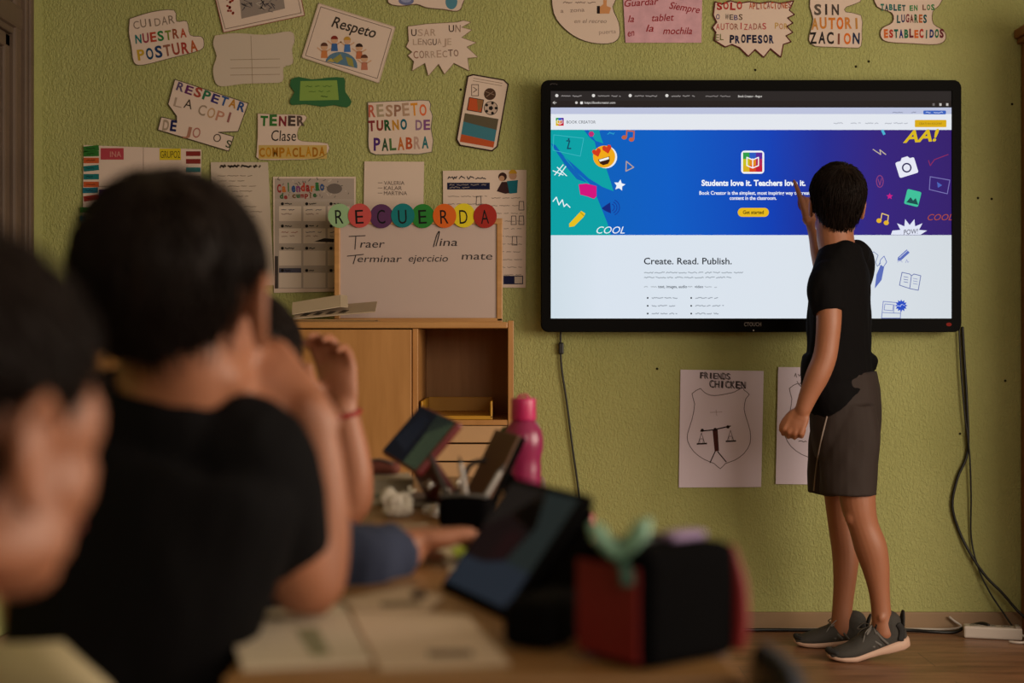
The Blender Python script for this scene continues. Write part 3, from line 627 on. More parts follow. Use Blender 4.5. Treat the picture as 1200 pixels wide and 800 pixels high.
for x, y in ((822, 520), (856, 517)): A.line([(x-5, y), (x+6, y-.5)], 1.8, '#2c1f20', 2); A.line([(x-4, y), (x, y-13), (x+4, y)], .6, '#5a4c52', 2); A.line([(x-2, y), (x-2, y-6), (x+2, y-6), (x+2, y)], .6, '#5a4c52', 2)
A.line([(832, 483), (846, 482.5)], .5, '#988088', 2); A.line([(839, 480), (840, 487)], .5, '#988088', 2); A.fin()
A = poster('drawing', 'second shield drawing partly hidden behind the standing boy', [(912, 430), (1004, 430.5), (1003, 568), (909, 567)], PAPER2, cat='drawing'); shield(953, 511, 1.0, A)
A.scrawl(931, 956, 440, '#6a5c62', .8, 2, 6, 5, 1.5); A.scrawl(934, 958, 449, '#6a5c62', .8, 2, 6, 5, 1.5)
A.scrawl(936, 962, 517, '#5a4c52', .8, 2); A.fin()
# ------------------------------------------------------------------ the interactive screen
SD = 4.9-.095
t = thing('interactive_display', 'large black framed interactive screen showing a website, mounted on the green wall', 'screen', PX(880, 390, SD)); t.location.y = 0
BEZ = mat('black_bezel', '#070606', .7, spec=.08, bump=(300, .1, .001)); CASE = mat('black_plastic', '#0f0d0d', .5)
def rrect(x0, y0, x1, y1, r, n=6):
    p = []
    for cx_, cy_, a in ((x1-r, y0+r, -90), (x1-r, y1-r, 0), (x0+r, y1-r, 90), (x0+r, y0+r, 180)):
        for k in range(n+1): q = R(a+90*k/n); p.append((cx_+r*math.cos(q), cy_+r*math.sin(q)))
    return p
# bezel: a frame with an opening
out = rrect(634, 93.5, 1127, 389, 9); inn = rrect(645.5, 106, 1116, 373, .5); n = len(out)
m = MB(); f0 = [PX(x, y, SD-.010) for x, y in out]; f1 = [PX(x, y, SD-.010) for x, y in inn]
back = [Vector((p.x, p.y+.05, p.z)) for p in f0]; inb = [Vector((p.x, p.y+.012, p.z)) for p in f1]
ff = [Vector((p.x, p.y+.004, p.z)) for p in f0]; cen = sum(f0, Vector())/n
f0 = [p+(cen-p).normalized()*.003 for p in f0]
vs = f0+f1+back+inb+ff; fs = []
for k in range(n):
    j = (k+1) % n
    fs += [(k, j, n+j, n+k), (4*n+k, 4*n+j, j, k), (2*n+k, 2*n+j, 4*n+j, 4*n+k), (n+k, n+j, 3*n+j, 3*n+k)]
fs.append(tuple(2*n+k for k in range(n)))
m.raw(vs, fs, BEZ, smooth=False); m.build('bezel', t)
a = PX(660, 115, SD); b = PX(1100, 368, SD); m = MB(); m.box((a.x, a.y+.041, b.z), (b.x, -.03, a.z), CASE, .01); m.build('back_housing', t)
m = MB(); m.box((-.0+.6, -.032, 1.1), (1.05, -.001, 1.5), CASE, .003); m.build('wall_bracket', t)
A = Art(SD-.0105); A.text('CTOUCH', 882, 382, 20, 4.6, '#8d8684', 1, 0, .03, 0, True); tag(A.build('logo_lettering', t), 'pale lettering on the lower bezel'); A = Art(SD-.0105); A.disc(883, 387, .9, '#d8d2d0', 1, n=8); tag(A.build('indicator_light', t), 'tiny white light'); A = Art(SD-.0105); A.scrawl(645, 656, 98.5, '#4a4444', 1, 1, 1.5, 12, 1); A.build('corner_marking', t)
A = Art(SD-.0105); A.disc(1112, 380, 3.2, '#7c2420', 1, 2.2); tag(A.build('power_button', t), 'small dark red button')
# picture on the screen
def gradient(name, stops, x0, x1):
    if name in MATS: return MATS[name]
    mt = mat(name, '#050505', .6, spec=.04, emit='#000000'); nt = mt.node_tree; b = nt.nodes['Principled BSDF']
    tc = nt.nodes.new('ShaderNodeTexCoord'); sp = nt.nodes.new('ShaderNodeSeparateXYZ'); mr = nt.nodes.new('ShaderNodeMapRange'); rp = nt.nodes.new('ShaderNodeValToRGB')
    nt.links.new(tc.outputs['Object'], sp.inputs[0]); nt.links.new(sp.outputs['X'], mr.inputs['Value'])
    mr.inputs['From Min'].default_value = x0; mr.inputs['From Max'].default_value = x1
    e = rp.color_ramp.elements
    while len(e) < len(stops): e.new(.5)
    for k, (p, c) in enumerate(stops): e[k].position = p; e[k].color = (*lin(c), 1)
    nt.links.new(mr.outputs[0], rp.inputs[0]); nt.links.new(rp.outputs[0], b.inputs['Emission Color']); return mt
hw = 235*SD/F
BLUE = gradient('screen_banner_blue', [(0, '#0a62b4'), (.3, '#0a5cc4'), (.55, '#1240b4'), (.68, '#232c92'), (.82, '#35237c'), (1, '#351f6c')], -hw, hw)
PAGE = gradient('screen_page_white', [(0, '#cfdde6'), (.12, '#d9e3ee'), (.6, '#dbe3ec'), (1, '#d3dae0')], -hw, hw)
A = Art(SD, glow, .00018)
A.rect(645.5, 106, 1116, 373, '#2c2726', 0)
A.rect(645.5, 118, 1116, 125, '#28211f', 1); A.rect(645.5, 125.5, 1116, 134, '#bcc2dc', 1); A.rect(645.5, 133.6, 1116, 152.5, '#e3e7ee', 2); A.rect(645.5, 152, 1116, 275.5, BLUE, 2); A.rect(645.5, 275, 1116, 373, PAGE, 2)
A.rect(645.5, 124.6, 1116, 126, '#1c1512', 3)
for x, s_ in ((652.5, 'Book Creator'), (695.5, 'Inicio Google'), (738.5, 'Aula virtual'), (781.5, 'Herramientas')):
    A.disc(x, 112, 1.9, '#d8d4d0', 3, n=12); A.scrawl(658+x-652.5, 685+x-652.5, 112.6, '#8a8482', 1, 3, 1.2, 10, 2)
A.scrawl(827, 858, 112.6, '#7d7775', 1, 3, 1.2, 10, 2); A.text('Book Creator - Regist', 865, 114, 28, 2.6, '#d2cdc8', 3, 0, .02)
A.line([(652, 120.3), (648, 120.3), (650, 118.8)], .7, '#c8c2bc', 4); A.line([(648, 120.3), (650, 121.8)], .7, '#c8c2bc', 4); A.disc(675.5, 120.3, 1.6, '#c8c2bc', 4, n=10); A.rect(680, 119, 683, 122, '#e6e2de', 4); A.text('https://bookcreator.com', 685, 121.5, 36, 2.8, '#d8d4d0', 4, 0, .01)
for x in (1094, 1102, 1110): A.rect(x-1.3, 121, x+1.3, 124, '#c2bdb8' if x > 1100 else '#6a6462', 4)
A.scrawl(1046, 1062, 131.5, '#8a90aa', .8, 4); A.scrawl(1068, 1078, 131.5, '#8a90aa', .8, 4); A.poly(rrect(1082, 129.5, 1108.5, 134, 1), '#3a62bc', 4); A.scrawl(1085, 1105, 131.7, '#b8c4e6', .8, 5)
for x0_, x1_ in ((977, 991), (997, 1009), (1014, 1030), (1037, 1066)): A.scrawl(x0_, x1_, 144.4, '#b2b6c0', .9, 4, 1.2, 8, 1.5)
A.poly(rrect(1072, 140.5, 1109, 149, 1), '#d9ab14', 4); A.text('CREATE AN ACCOUNT', 1077, 146, 27, 2.4, '#6a5410', 5)
def icon(x, y, s, L, dots=True):
    A.poly(rrect(x-s, y-s, x+s, y+s, s*.3), '#f0f2f4', L)
    k = s*.84; cs = ['#2d9a4a', '#2a5ac0', '#5a2a9a', '#c8c020', '#e08a1c', '#b02a5a', '#d8b020', '#d8481c', '#c01c3a']
    for i in range(9):
        r_, c_ = divmod(i, 3); A.rect(x-k+c_*k*2/3, y-k+r_*k*2/3, x-k+(c_+1)*k*2/3, y-k+(r_+1)*k*2/3, cs[i], L+1)
    A.line([(x, y-k*.35), (x, y+k*.6)], s*.09, '#f4f4f6', L+2)
    for sg in (-1, 1): A.line([(x, y+k*.6), (x+sg*k*.6, y+k*.35), (x+sg*k*.6, y-k*.5), (x+sg*k*.1, y-k*.28)], s*.09, '#f4f4f6', L+2)
icon(656, 142.7, 5.6, 4); A.text('BOOK CREATOR', 664, 144.6, 34, 3.4, '#5c6068', 4, 0, .01)
icon(882, 190, 13.5, 4)
W_ = '#eef2f8'
A.text('Students love it. Teachers love it.', 822, 217.5, 122, 6.8, W_, 4, 0, .06); A.text('Book Creator is the simplest, most inspiring way to create', 819.5, 228, 132, 4.3, W_, 4, 0, .03); A.text('content in the classroom.', 855, 234, 55, 4.3, W_, 4, 0, .03)
A.poly(rrect(864.5, 243.5, 901, 254, 5.2), '#e6b81c', 4); A.text('Get started', 870.5, 250.6, 24.5, 4.2, '#4c3e0e', 5, 0, .04)
# left banner shapes
TE = '#07a0a4'
A.poly([(645.5, 152), (684, 152), (690, 160), (697, 166), (699, 176), (708, 190), (716, 214), (719, 224), (706, 219), (690, 209), (676, 196), (662, 184), (651, 172), (645.5, 168)], TE, 3)
A.poly([(702, 152), (704, 160), (707, 168), (698, 165), (690, 154), (690, 152)], '#0a9aa4', 3)
A.poly([(645.5, 168), (652, 175), (664, 186), (676, 202), (690, 214), (700, 232), (706, 247), (712, 262), (716, 275.5), (645.5, 275.5)], TE, 3)
A.poly([(645.5, 168), (651, 170), (664, 188), (678, 204), (688, 214), (676, 210), (664, 196), (652, 178)], '#0a62b4', 4)
A.line([(649, 158), (684, 162), (680, 183), (648, 176)], .7, '#3cb4c0', 5, True); A.line([(664, 165), (667.5, 165), (665, 174), (669, 174)], 1.4, '#123c5c', 5); A.disc(666.5, 163, 1.1, '#123c5c', 5, n=8)
for p in ([(653, 196), (664, 206)], [(648, 200), (660, 205)], [(650, 205), (660, 193)], [(655, 206), (663, 195)]): A.line(p, 1.1, '#e8f4f8', 5)
A.line([(648, 236), (652, 231), (655, 240), (659, 234), (661, 242), (664, 239), (668, 243)], 1.2, '#e8f4f8', 5)
A.disc(693, 157, 3.4, '#c02a72', 5, n=6); A.poly([(678, 216), (687, 215), (699, 218), (699, 230), (696, 233), (688, 230), (680, 228)], '#d2127c', 5)
# laughing face with heart eyes
A.disc(710, 184, 13.2, '#e8ebf0', 5); A.disc(708, 183.5, 13, '#f0a818', 6)
def heart(x, y, s, c, L, rot): A.poly(turn([(x, y+s), (x-s, y-s*.1), (x-s, y-s*.7), (x-s*.45, y-s), (x, y-s*.5), (x+s*.45, y-s), (x+s, y-s*.7), (x+s, y-s*.1)], rot, (x, y)), c, L)
heart(699.5, 179, 5, '#d03a1c', 7, 18); heart(711.5, 175, 5.2, '#d03a1c', 7, 14)
A.poly(turn([(701, 185), (715, 185), (714, 190), (711, 193), (705, 193), (702, 190)], 16, (708, 187)), '#3a1c10', 7); A.poly(turn([(702, 185.5), (714, 185.5), (713.5, 188), (702.5, 188)], 16, (708, 187)), '#f2f2f0', 8)
A.disc(731.5, 161, 3, '#c0603c', 5, 2.4); A.disc(740, 163.5, 3, '#c0603c', 5, 2.4); A.line([(734, 161), (734.5, 153), (743, 154), (742.5, 163)], 1.6, '#c0603c', 5)
A.line([(734, 189), (742.5, 196), (733.5, 200.5)], 1.2, '#b8a090', 5, True)
A.poly([(726, 221)]+[(726+(7 if k % 2 == 0 else 3.4)*math.cos(R(k*36-80)), 217+(7 if k % 2 == 0 else 3.4)*math.sin(R(k*36-80))) for k in range(11)][1:], W_, 5)
A.poly([(705, 244), (709, 241), (715, 237), (716, 250), (709, 247)], '#12267c', 5)
for r_ in (5, 8, 11): A.line([(715+r_*math.cos(R(a)), 243+r_*math.sin(R(a))*.9) for a in range(-60, 61, 12)], .9, '#143494', 5)
A.poly([(667, 262), (681, 247), (686, 250), (684, 254), (673, 265), (667, 266)], '#e6c01c', 5); A.line([(680, 248.5), (684.5, 253)], .9, '#a88a10', 6)
A.text('COOL', 699, 273.5, 33, 8.5, W_, 5, 0, .0, .35)
A.scrawl(712, 721, 156, '#2a9ac8', 1, 5, 3)
# right banner shapes
A.text('AA!', 1058, 167, 43, 14, '#d8b81c', 5, 3, .05, .3); A.line([(1034, 153), (1036, 157)], 3, '#4ab0d0', 5)
A.line([(1023, 175), (1032, 181), (1031, 175.5), (1038, 181), (1035, 179)], 1.1, '#c0b09c', 5)
q = turn(rrect(1051, 187, 1074, 206, 2), 17, (1062, 196)); A.poly(q, '#e6e8f4', 5); A.poly(turn([(1057, 188), (1060, 184), (1067, 184), (1070, 188)], 17, (1062, 196)), '#e6e8f4', 5); A.disc(1062.5, 196.5, 5.7, '#2a2456', 6); A.disc(1062.5, 196.5, 4, '#e6e8f4', 7)
A.line([(1088, 188), (1090, 194), (1095, 187), (1111, 181)], 1, '#8a2a5c', 5)
A.line([(1031+4*math.cos(R(a)), 212.5+7*math.sin(R(a))) for a in range(0, 361, 30)], 1, '#8c3f78', 5); A.line([(1029, 210), (1031, 217), (1033, 209)], .9, '#8c3f78', 5)
A.line([(1090, 207), (1113, 211), (1110, 227), (1089, 222)], .9, '#7a74b4', 5, True); A.poly([(1098, 213), (1104, 217), (1099, 220)], '#4a64b8', 5)
q = turn(rrect(1061, 223, 1078, 241, 2), -14, (1070, 232)); A.poly(q, '#3fc09a', 5); A.poly([(1062, 237), (1067, 231), (1070, 235), (1073, 232), (1076, 240)], '#1a4a4c', 6)
A.poly([(1042.5+(4 if k % 2 == 0 else 1.9)*math.cos(R(k*36-90)), 230+(4 if k % 2 == 0 else 1.9)*math.sin(R(k*36-90))) for k in range(10)], '#c81c84', 5)
A.disc(1030, 258.5, 3, '#e0b028', 5, 2.7); A.disc(1038.5, 261, 3, '#e0b028', 5, 2.7); A.line([(1032, 258), (1033.5, 250), (1041, 252.5), (1040, 261)], 1.2, '#e0c070', 5)
A.text('COOL', 1087, 258, 29, 7.5, '#a84a34', 5, 0, -.0, .35)
sp = [(1044, 275)]
for k in range(13):
    a = 180-k*15; r_ = 20 if k % 2 == 1 else 12
    sp.append((1066+r_*1.05*math.cos(R(a)), 275-r_*.95*math.sin(R(a))*1.0))
sp[1:2] = []; sp.append((1086, 275)); A.poly(sp, '#dfe4f4', 5); A.text('POW!', 1059, 275, 17, 6, '#1c1c34', 6, 5, .0, .2)
# lower page
A.text('Create. Read. Publish.', 754.5, 309.5, 103, 7.8, '#20242c', 4, 0, .02)
for y, x1_ in ((319.3, 873), (325, 857)): A.scrawl(755, x1_, y, '#a4adb6', 1.1, 4, 1.4, 9, 1.6)
A.scrawl(755, 770, 336, '#b0b8c0', 1, 4, 1.2); A.text('text, images, audio', 771, 337.3, 34, 3.4, '#3c4450', 4, 0, .02); A.scrawl(806, 812, 336, '#b0b8c0', 1, 4); A.text('video', 814, 337.3, 10, 3.4, '#4c5460', 4, 0, .02); A.scrawl(826, 840, 336, '#b0b8c0', 1, 4)
for i, y in enumerate((349, 358.2, 367.3)):
    for x, l in ((759, (32, 28, 30)[i]), (810, (27, 34, 29)[i])): A.disc(x, y, 1.1, '#20242c', 4, n=8); A.scrawl(x+5, x+5+l, y, '#a0a8b2', 1.1, 4, 1.2, 9, 1.6)
BL2 = '#5a6cb8'
A.poly([(1032, 310), (1036, 313), (1033, 328), (1025, 338), (1027, 322)], BL2, 4); A.line([(1030, 311), (1032, 304), (1036, 300), (1039, 307), (1035, 313)], .8, BL2, 4); A.line([(1018, 298), (1024, 295), (1029, 299), (1026, 307), (1028, 312), (1032, 308)], .8, '#7c88b0', 4)
A.poly(turn([(1052, 297), (1066, 297), (1066, 302), (1052, 302), (1049, 299.5)], 42, (1058, 299)), BL2, 4); A.line(turn([(1053, 298.5), (1066, 298.5)], 42, (1058, 299)), .8, '#c8d0e8', 5); A.scrawl(1052, 1066, 306, '#a0a8cc', .7, 4, 4)
A.line([(1057, 319), (1066, 321), (1068, 323), (1071, 321), (1079, 323), (1076, 340), (1066, 338), (1054, 334)], .9, '#6470a8', 4, True); A.line([(1068, 323), (1066, 338)], .9, '#6470a8', 4)
for k in range(3): A.line([(1059, 324+3*k), (1064, 325+3*k)], .7, '#6470a8', 4); A.line([(1070, 326+3*k), (1075, 327+3*k)], .7, '#8a94c0', 4)
A.line([(1035, 353), (1056, 355), (1055, 372.6), (1033, 372.6)], .9, '#7c88c0', 4, True); A.line([(1037, 356), (1047, 357), (1046, 364), (1036, 363)], .8, '#7c88c0', 4, True); A.line([(1034, 366), (1055, 367)], .8, '#7c88c0', 4); A.line([(1048, 357), (1047, 366)], .8, '#7c88c0', 4)
A.poly([(1056+(7.4 if k % 2 == 0 else 5)*math.cos(R(k*15)), 358+(7.4 if k % 2 == 0 else 5)*math.sin(R(k*15))) for k in range(24)], '#2a4cc0', 5); A.scrawl(1051, 1061, 358, '#a8b8e8', 1, 6, 3, 5, 1)
A.build('screen', t)

# ------------------------------------------------------------------ cables and power strip
BLK = mat('black_cable', '#0c0a0a', .45); WHT = mat('grey_white_cable', '#a89e94', .5)
def cable(name, pts, r, mt, label, cat='cable', extra=None):
    m = MB(); m.tube(pts, [r]*len(pts), mt, (0, 1, 0), 8, 5)
    if extra: extra(m)
    return tag(m.build(name), label, cat)
d = 4.888
def plug(m):
    p = PX(657.5, 408, d); m.box((p.x-.009, p.y-.009, p.z-.02), (p.x+.009, p.y+.008, p.z+.02), BLK, .004)
cable('cable', [PX(657, 388, d), PX(657, 400, d), PX(658, 430, d), PX(664, 470, d), PX(671, 525, d), PX(678, 575, d), PX(684, 640, d), PX(690, 700, d), PX(700, 735, d-.02)], .0035, BLK, 'thin black cable with a small connector hanging below the left of the screen', extra=plug)
cable('power_cable', [PX(1128, 384, d), PX(1130, 420, d), PX(1133, 470, d), PX(1134, 528, d), PX(1122, 560, d), PX(1116, 592, d), PX(1124, 622, d), PX(1138, 650, d-.01), PX(1156, 676, d-.02), PX(1174, 694, d-.03), PX(1192, 715, d-.04), PX(1206, 727, d-.06)], .0048, BLK, 'thick black power cable bowing left as it drops from the screen to the floor')
cable('network_cable', [PX(1124, 386, d-.006), PX(1126, 430, d-.006), PX(1130, 480, d-.008), PX(1136, 530, d-.010), PX(1138, 580, d-.006), PX(1138, 628, d), PX(1146, 664, d-.012), PX(1160, 694, d-.02), PX(1178, 721, d-.03), PX(1186, 733, d-.05)], .003, BLK, 'thinner dark cable running nearly straight beside the thick power cable')
fl = lambda x, y: ((x, y, .006))
def FX(px, Y): return (px-600)*(Y+4.9)/F
cable('floor_cable', [(FX(850, -.05), -.05, .0065), (FX(900, -.045), -.045, .0065), (FX(940, -.05), -.05, .0065), (FX(1000, -.05), -.05, .0065), (FX(1060, -.05), -.05, .0065), (FX(1090, -.075), -.075, .0065), (FX(1118, -.085), -.085, .0065), (FX(1132, -.10), -.10, .028), (FX(1150, -.13), -.13, .045), (FX(1158, -.15), -.15, .0435)], .0058, BLK, 'black cord lying along the baseboard into the white power strip')
cable('floor_cable', [(FX(870, -.03), -.03, .0055), (FX(930, -.03), -.03, .0055), (FX(1000, -.03), -.03, .0055), (FX(1070, -.028), -.028, .0055), (FX(1112, -.03), -.03, .0055), (FX(1126, -.035), -.035, .016), (FX(1118, -.03), -.03, .034), (FX(1113, -.03), -.03, .046)], .0042, WHT, 'pale cord along the baseboard curling up beside the power strip')
t = thing('power_strip', 'white power strip with dark sockets on the floor below the hanging cables', 'power strip', (FX(1164, -.16), -.16, 0))
M = Matrix.Translation((FX(1163, -.15), -.15, .0005)) @ Matrix.Rotation(R(-14), 4, 'Z'); STR = mat('white_plastic', '#b9aca2', .4)
m = MB(); m.box((-.093, -.026, 0), (.093, .026, .04), STR, .006, M); m.build('housing', t)
for k in range(3):
    c = Vector((-.055+.05*k, 0, .0403)); b_ = bmesh.new(); bmesh.ops.create_cone(b_, cap_ends=True, segments=24, radius1=.019, radius2=.018, depth=.002)
    m = MB(); m.add(b_, mat('socket_grey', '#8f857c', .5), M @ Matrix.Translation(c), False)
    for q in (-.006, .006): m.ell(M @ (c+Vector((q, 0, .001))), (.0025, .0025, .0006), ink('#1c1816'), seg=8)
    m.build('socket', t)
m = MB(); m.box((.07, -.02, .04), (.085, .02, .045), mat('socket_grey', '#8f857c', .5), .002, M); m.build('switch', t)
m = MB(); p0 = M @ Vector((.093, 0, .012)); m.tube([p0, p0+Vector((.02, .0, -.003)), p0+Vector((.03, -.05, -.007)), p0+Vector((-.03, -.075, -.007)), p0+Vector((-.06, -.06, -.007))], [.0045]*5, STR, n=8); m.build('cord', t)
# ------------------------------------------------------------------ people
SKIN = mat('skin_warm', '#9c6448', .5, sss=.12, bump=(140, .08, .002)); SKIN_DIM = SKIN
HAIR = mat('dark_brown_hair', '#180d07', .6, spec=.16); LIP = mat('lips', '#8f4a3c', .45); EYEW = mat('eye_white', '#c9c0b8', .25); IRIS = mat('iris_brown', '#24140c', .2)
TEE = mat('black_cotton', '#0d0b0c', .9, spec=.1, bump=(260, .15, .002)); SHORT = mat('grey_brown_shorts', '#352c29', .75, spec=.15, bump=(240, .12, .002))
BLUE_T = mat('blue_grey_cotton', '#33384a', .9, spec=.1, bump=(200, .15, .002)); TROUS = mat('dark_trousers', '#1c1c24', .85)
SHOE_G = mat('grey_mesh_fabric', '#393531', .85, bump=(420, .5, .003)); SHOE_D = mat('dark_shoe_fabric', '#1f1c1b', .8); SOLE = mat('pinkish_white_sole', '#c09c88', .6); LACE = mat('grey_lace', '#6f6a66', .8)
UP = Vector((0, 0, 1))
class Head:
    def __init__(s, c, fwd, k=1.0, pitch=0, roll=0):
        f = Vector(fwd).normalized(); f.z = 0; f.normalize(); r = f.cross(UP)
        u = UP.copy()
        q = Matrix.Rotation(R(pitch), 3, r); f = q @ f; u = q @ u
        q = Matrix.Rotation(R(roll), 3, f); u = q @ u; r = q @ r
        s.c = Vector(c); s.f = f; s.r = r; s.u = u; s.k = k; s.ax = (f, r, u)
    def at(s, f, r, u): return s.c+(s.f*f+s.r*r+s.u*u)*s.k
    def skin(s, S, ear=1.0):
        k = s.k; q_ = lambda v: .074+(v-.074)*ear; E = lambda f, r, u, a, b, c_: S.ell(s.at(f, r, u), (a*k, b*k, c_*k), s.ax)
        E(-.012, 0, .025, .095, .075, .084); E(.026, 0, -.045, .062, .057, .068); E(.060, 0, -.092, .026, .028, .021); E(.078, 0, .020, .018, .046, .014)
        for g in (-1, 1):
            E(.058, g*.048, .002, .024, .014, .030)
            E(.052, g*.034, -.038, .032, .026, .03); E(.02, g*.047, -.072, .042, .014, .022)
            # ear: helix rim, lobe and bowl
            pts = [s.at(.010, g*.074, -.018), s.at(.012, g*q_(.080), .006), s.at(-.004, g*q_(.088), .016), s.at(-.022, g*q_(.091), .002), s.at(-.020, g*q_(.088), -.024), s.at(-.006, g*q_(.082), -.046), s.at(.006, g*.076, -.040)]
            S.tube(pts, [.005*k, .0055*k, .006*k, .006*k, .006*k, .007*k, .005*k], s.f, 8, 4)
            E(-.005, g*.079, -.018, .017, .006, .026)
        S.tube([s.at(.092, 0, .008), s.at(.104, 0, -.016), s.at(.112, 0, -.036), s.at(.096, 0, -.044)], [.008*k, .009*k, .0125*k, .010*k], s.r, 10, 4)
        for g in (-1, 1): E(.098, g*.011, -.040, .011, .008, .008)
        E(.086, 0, -.064, .012, .022, .008); E(.082, 0, -.074, .012, .019, .008)
    def face(s, parent):
        k = s.k
        for g in (-1, 1):
            m = MB(); p = s.at(.081, g*.030, -.006); m.ell(p, .0115*k, EYEW, s.ax, 16); m.ell(s.at(.0895, g*.030, -.006), (.0035*k, .006*k, .006*k), IRIS, s.ax, 12); m.build('eye', parent)
            m = MB(); m.tube([s.at(.094, g*.014, .020), s.at(.095, g*.030, .026), s.at(.084, g*.047, .020)], [(.003*k, .004*k), (.0035*k, .005*k), (.002*k, .003*k)], HAIR, s.u, 8, 4); m.build('eyebrow', parent)
        m = MB(); m.tube([s.at(.089, -.022, -.068), s.at(.098, -.008, -.065), s.at(.098, .008, -.065), s.at(.089, .022, -.068)], [.002*k, .0045*k, .0045*k, .002*k], LIP, s.u, 8, 4)
        m.tube([s.at(.088, -.019, -.071), s.at(.096, 0, -.074), s.at(.088, .019, -.071)], [.002*k, .0048*k, .002*k], LIP, s.u, 8, 4); m.build('mouth', parent)
    def hair(s, parent, strands=1500, mt=None, vol=1.0, nape=1.35, length=.045, side=-.05, temple=0):
        k = s.k; mt = mt or HAIR; A = (.104*vol, .085*vol, .094*vol); C0 = (-.014, 0, .026)
        def umin(a):
            a = abs(a)
            pts = [(0, .42), (45, .40-temple), (62, .05-temple), (75, side-.22), (84, side-.15), (92, side+.02), (103, side-.02), (111, -.62), (180, -.80)]
            for (p, x), (q, y) in zip(pts, pts[1:]):
                if a <= q: return x+(y-x)*(a-p)/(q-p)
            return -.8
        rng = random.Random(3)
        def pos(q, rr=1.0):
            f, r, u = q; uu = u*(nape if u < 0 and f < .1 else 1)
            # the back of the head narrows towards the nape
            sq = 1-.22*max(0, -u)
            return s.at(C0[0]+A[0]*f*rr*sq, C0[1]+A[1]*r*rr*sq, C0[2]+A[2]*uu*rr)
        vs = []; fs = []; nu, nv = 60, 44
        for i in range(nv+1):
            th = math.pi*(i+.001)/(nv+.002)
            for j in range(nu):
                ph = 2*math.pi*j/nu; q = (math.sin(th)*math.cos(ph), math.sin(th)*math.sin(ph), math.cos(th))
                a = math.degrees(math.atan2(q[1], q[0])); g = (q[2]-umin(a))/.10
                g = max(0, min(1, g+.5)); n_ = noise.noise(Vector(q)*5.5)*.020+noise.noise(Vector((q[0]*14, q[1]*14, q[2]*5)))*.018
                vs.append(pos(q, .84+.16*g+n_*g))
        for i in range(nv):
            for j in range(nu): fs.append((i*nu+j, (i+1)*nu+j, (i+1)*nu+(j+1) % nu, i*nu+(j+1) % nu))
        m = MB(); m.raw(vs, fs, mt)
        crown = Vector((-.55, .12, .83)).normalized(); V = []; Fc = []
        n_ = 0
        while n_ < strands:
            q = Vector((rng.gauss(0, 1), rng.gauss(0, 1), rng.gauss(0, 1))).normalized()
            if q.z < umin(math.degrees(math.atan2(q.y, q.x)))-.02: continue
            n_ += 1
            t = (q-crown*q.dot(crown)); t = t-q*t.dot(q)
            if t.length < .05: t = Vector((1, 0, 0))-q*q.x
            t.normalize(); t += Vector((rng.gauss(0, .28), rng.gauss(0, .28), rng.gauss(0, .2)-.25)); t -= q*t.dot(q); t.normalize()
            L = length*rng.uniform(.6, 1.15)/.095; lift = rng.uniform(.0, .09); P = []
            for h in range(4):
                w_ = h/3; p = (q+t*L*w_).normalized(); P.append(pos(tuple(p), .985+lift*w_+.02*math.sin(w_*3)))
            b = len(V); side_ = s.u.cross(P[1]-P[0]); side_ = side_.normalized() if side_.length > 1e-6 else s.r
            for h in range(4):
                r_ = .0017*k*(1-h/3.2); nn = (P[h]-s.c).normalized()
                V += [P[h]+side_*r_, P[h]-side_*r_, P[h]+nn*r_*1.2]
            for h in range(3):
                for e in range(3): Fc.append((b+3*h+e, b+3*h+(e+1) % 3, b+3*h+3+(e+1) % 3, b+3*h+3+e))
        m.raw(V, Fc, mt); return m.build('hair', parent)
def hand(S, wrist, fwd, palm, thumb, k=1.0, curl=((20, 25, 15),)*4, tdir=None, spread=4):
    """palm, four fingers of unequal length and a thumb on the side of the palm; thumb: +1 / -1 picks the side fwd x palm"""
    w_ = Vector(wrist); f = Vector(fwd).normalized(); p = Vector(palm); p = (p-f*p.dot(f)).normalized(); l = f.cross(p)*thumb
    S.ell(w_+f*.042*k+p*.002, (.046*k, .036*k, .0145*k), (f, l, p)); S.tube([w_-f*.02*k, w_+f*.03*k], [(.024*k, .017*k), (.031*k, .015*k)], l, 14, 3)
    kn = (.084, .087, .083, .074); ln = ((.036, .023, .018), (.039, .026, .019), (.036, .024, .018), (.028, .018, .016))
    for i in range(4):
        off = (.030-.0195*i)*k; base = w_+f*kn[i]*k+l*off
        S.tube([w_+f*.02*k+l*off*.75, base], [(.011*k), (.0098*k)], l, 10, 3)
        a = R(-spread*(1.5-i)); d0 = (f*math.cos(a)-l*math.sin(a)).normalized(); ang = 0; P = [base]; 
        for j in range(3):
            ang += R(curl[i][j]); P.append(P[-1]+(d0*math.cos(ang)+p*math.sin(ang))*ln[i][j]*k)
        S.tube(P, [.0096*k, .0086*k, .0078*k, .0062*k], l, 10, 3)
    tb = w_+f*.022*k+l*.026*k; td = tdir or (f*.62+l*.62+p*.45); td = Vector(td).normalized()
    t2 = (td*.9+f*.35-l*.12).normalized(); t3 = (t2*.85+f*.2-l*.35).normalized()
    S.tube([w_+f*.012*k+l*.012*k, tb, tb+td*.030*k, tb+td*.030*k+t2*.026*k, tb+td*.030*k+t2*.026*k+t3*.020*k], [.013*k, .013*k, .0108*k, .0092*k, .0072*k], p, 10, 3)
def flat(S, pts, rad, side, n=20, sub=4): return S.put(tube_geo(pts, rad, side, n, sub, cap=False))
def folds(sc_, amp, seed=0, st=(1, 1, .45)):
    o = Vector((seed*3.1, seed*1.7, seed))
    return lambda c: amp*(noise.noise(Vector((c.x*sc_*st[0], c.y*sc_*st[1], c.z*sc_*st[2]))+o)+.5*noise.noise(Vector((c.x*sc_*2.3, c.y*sc_*2.3, c.z*sc_*1.1))+o))

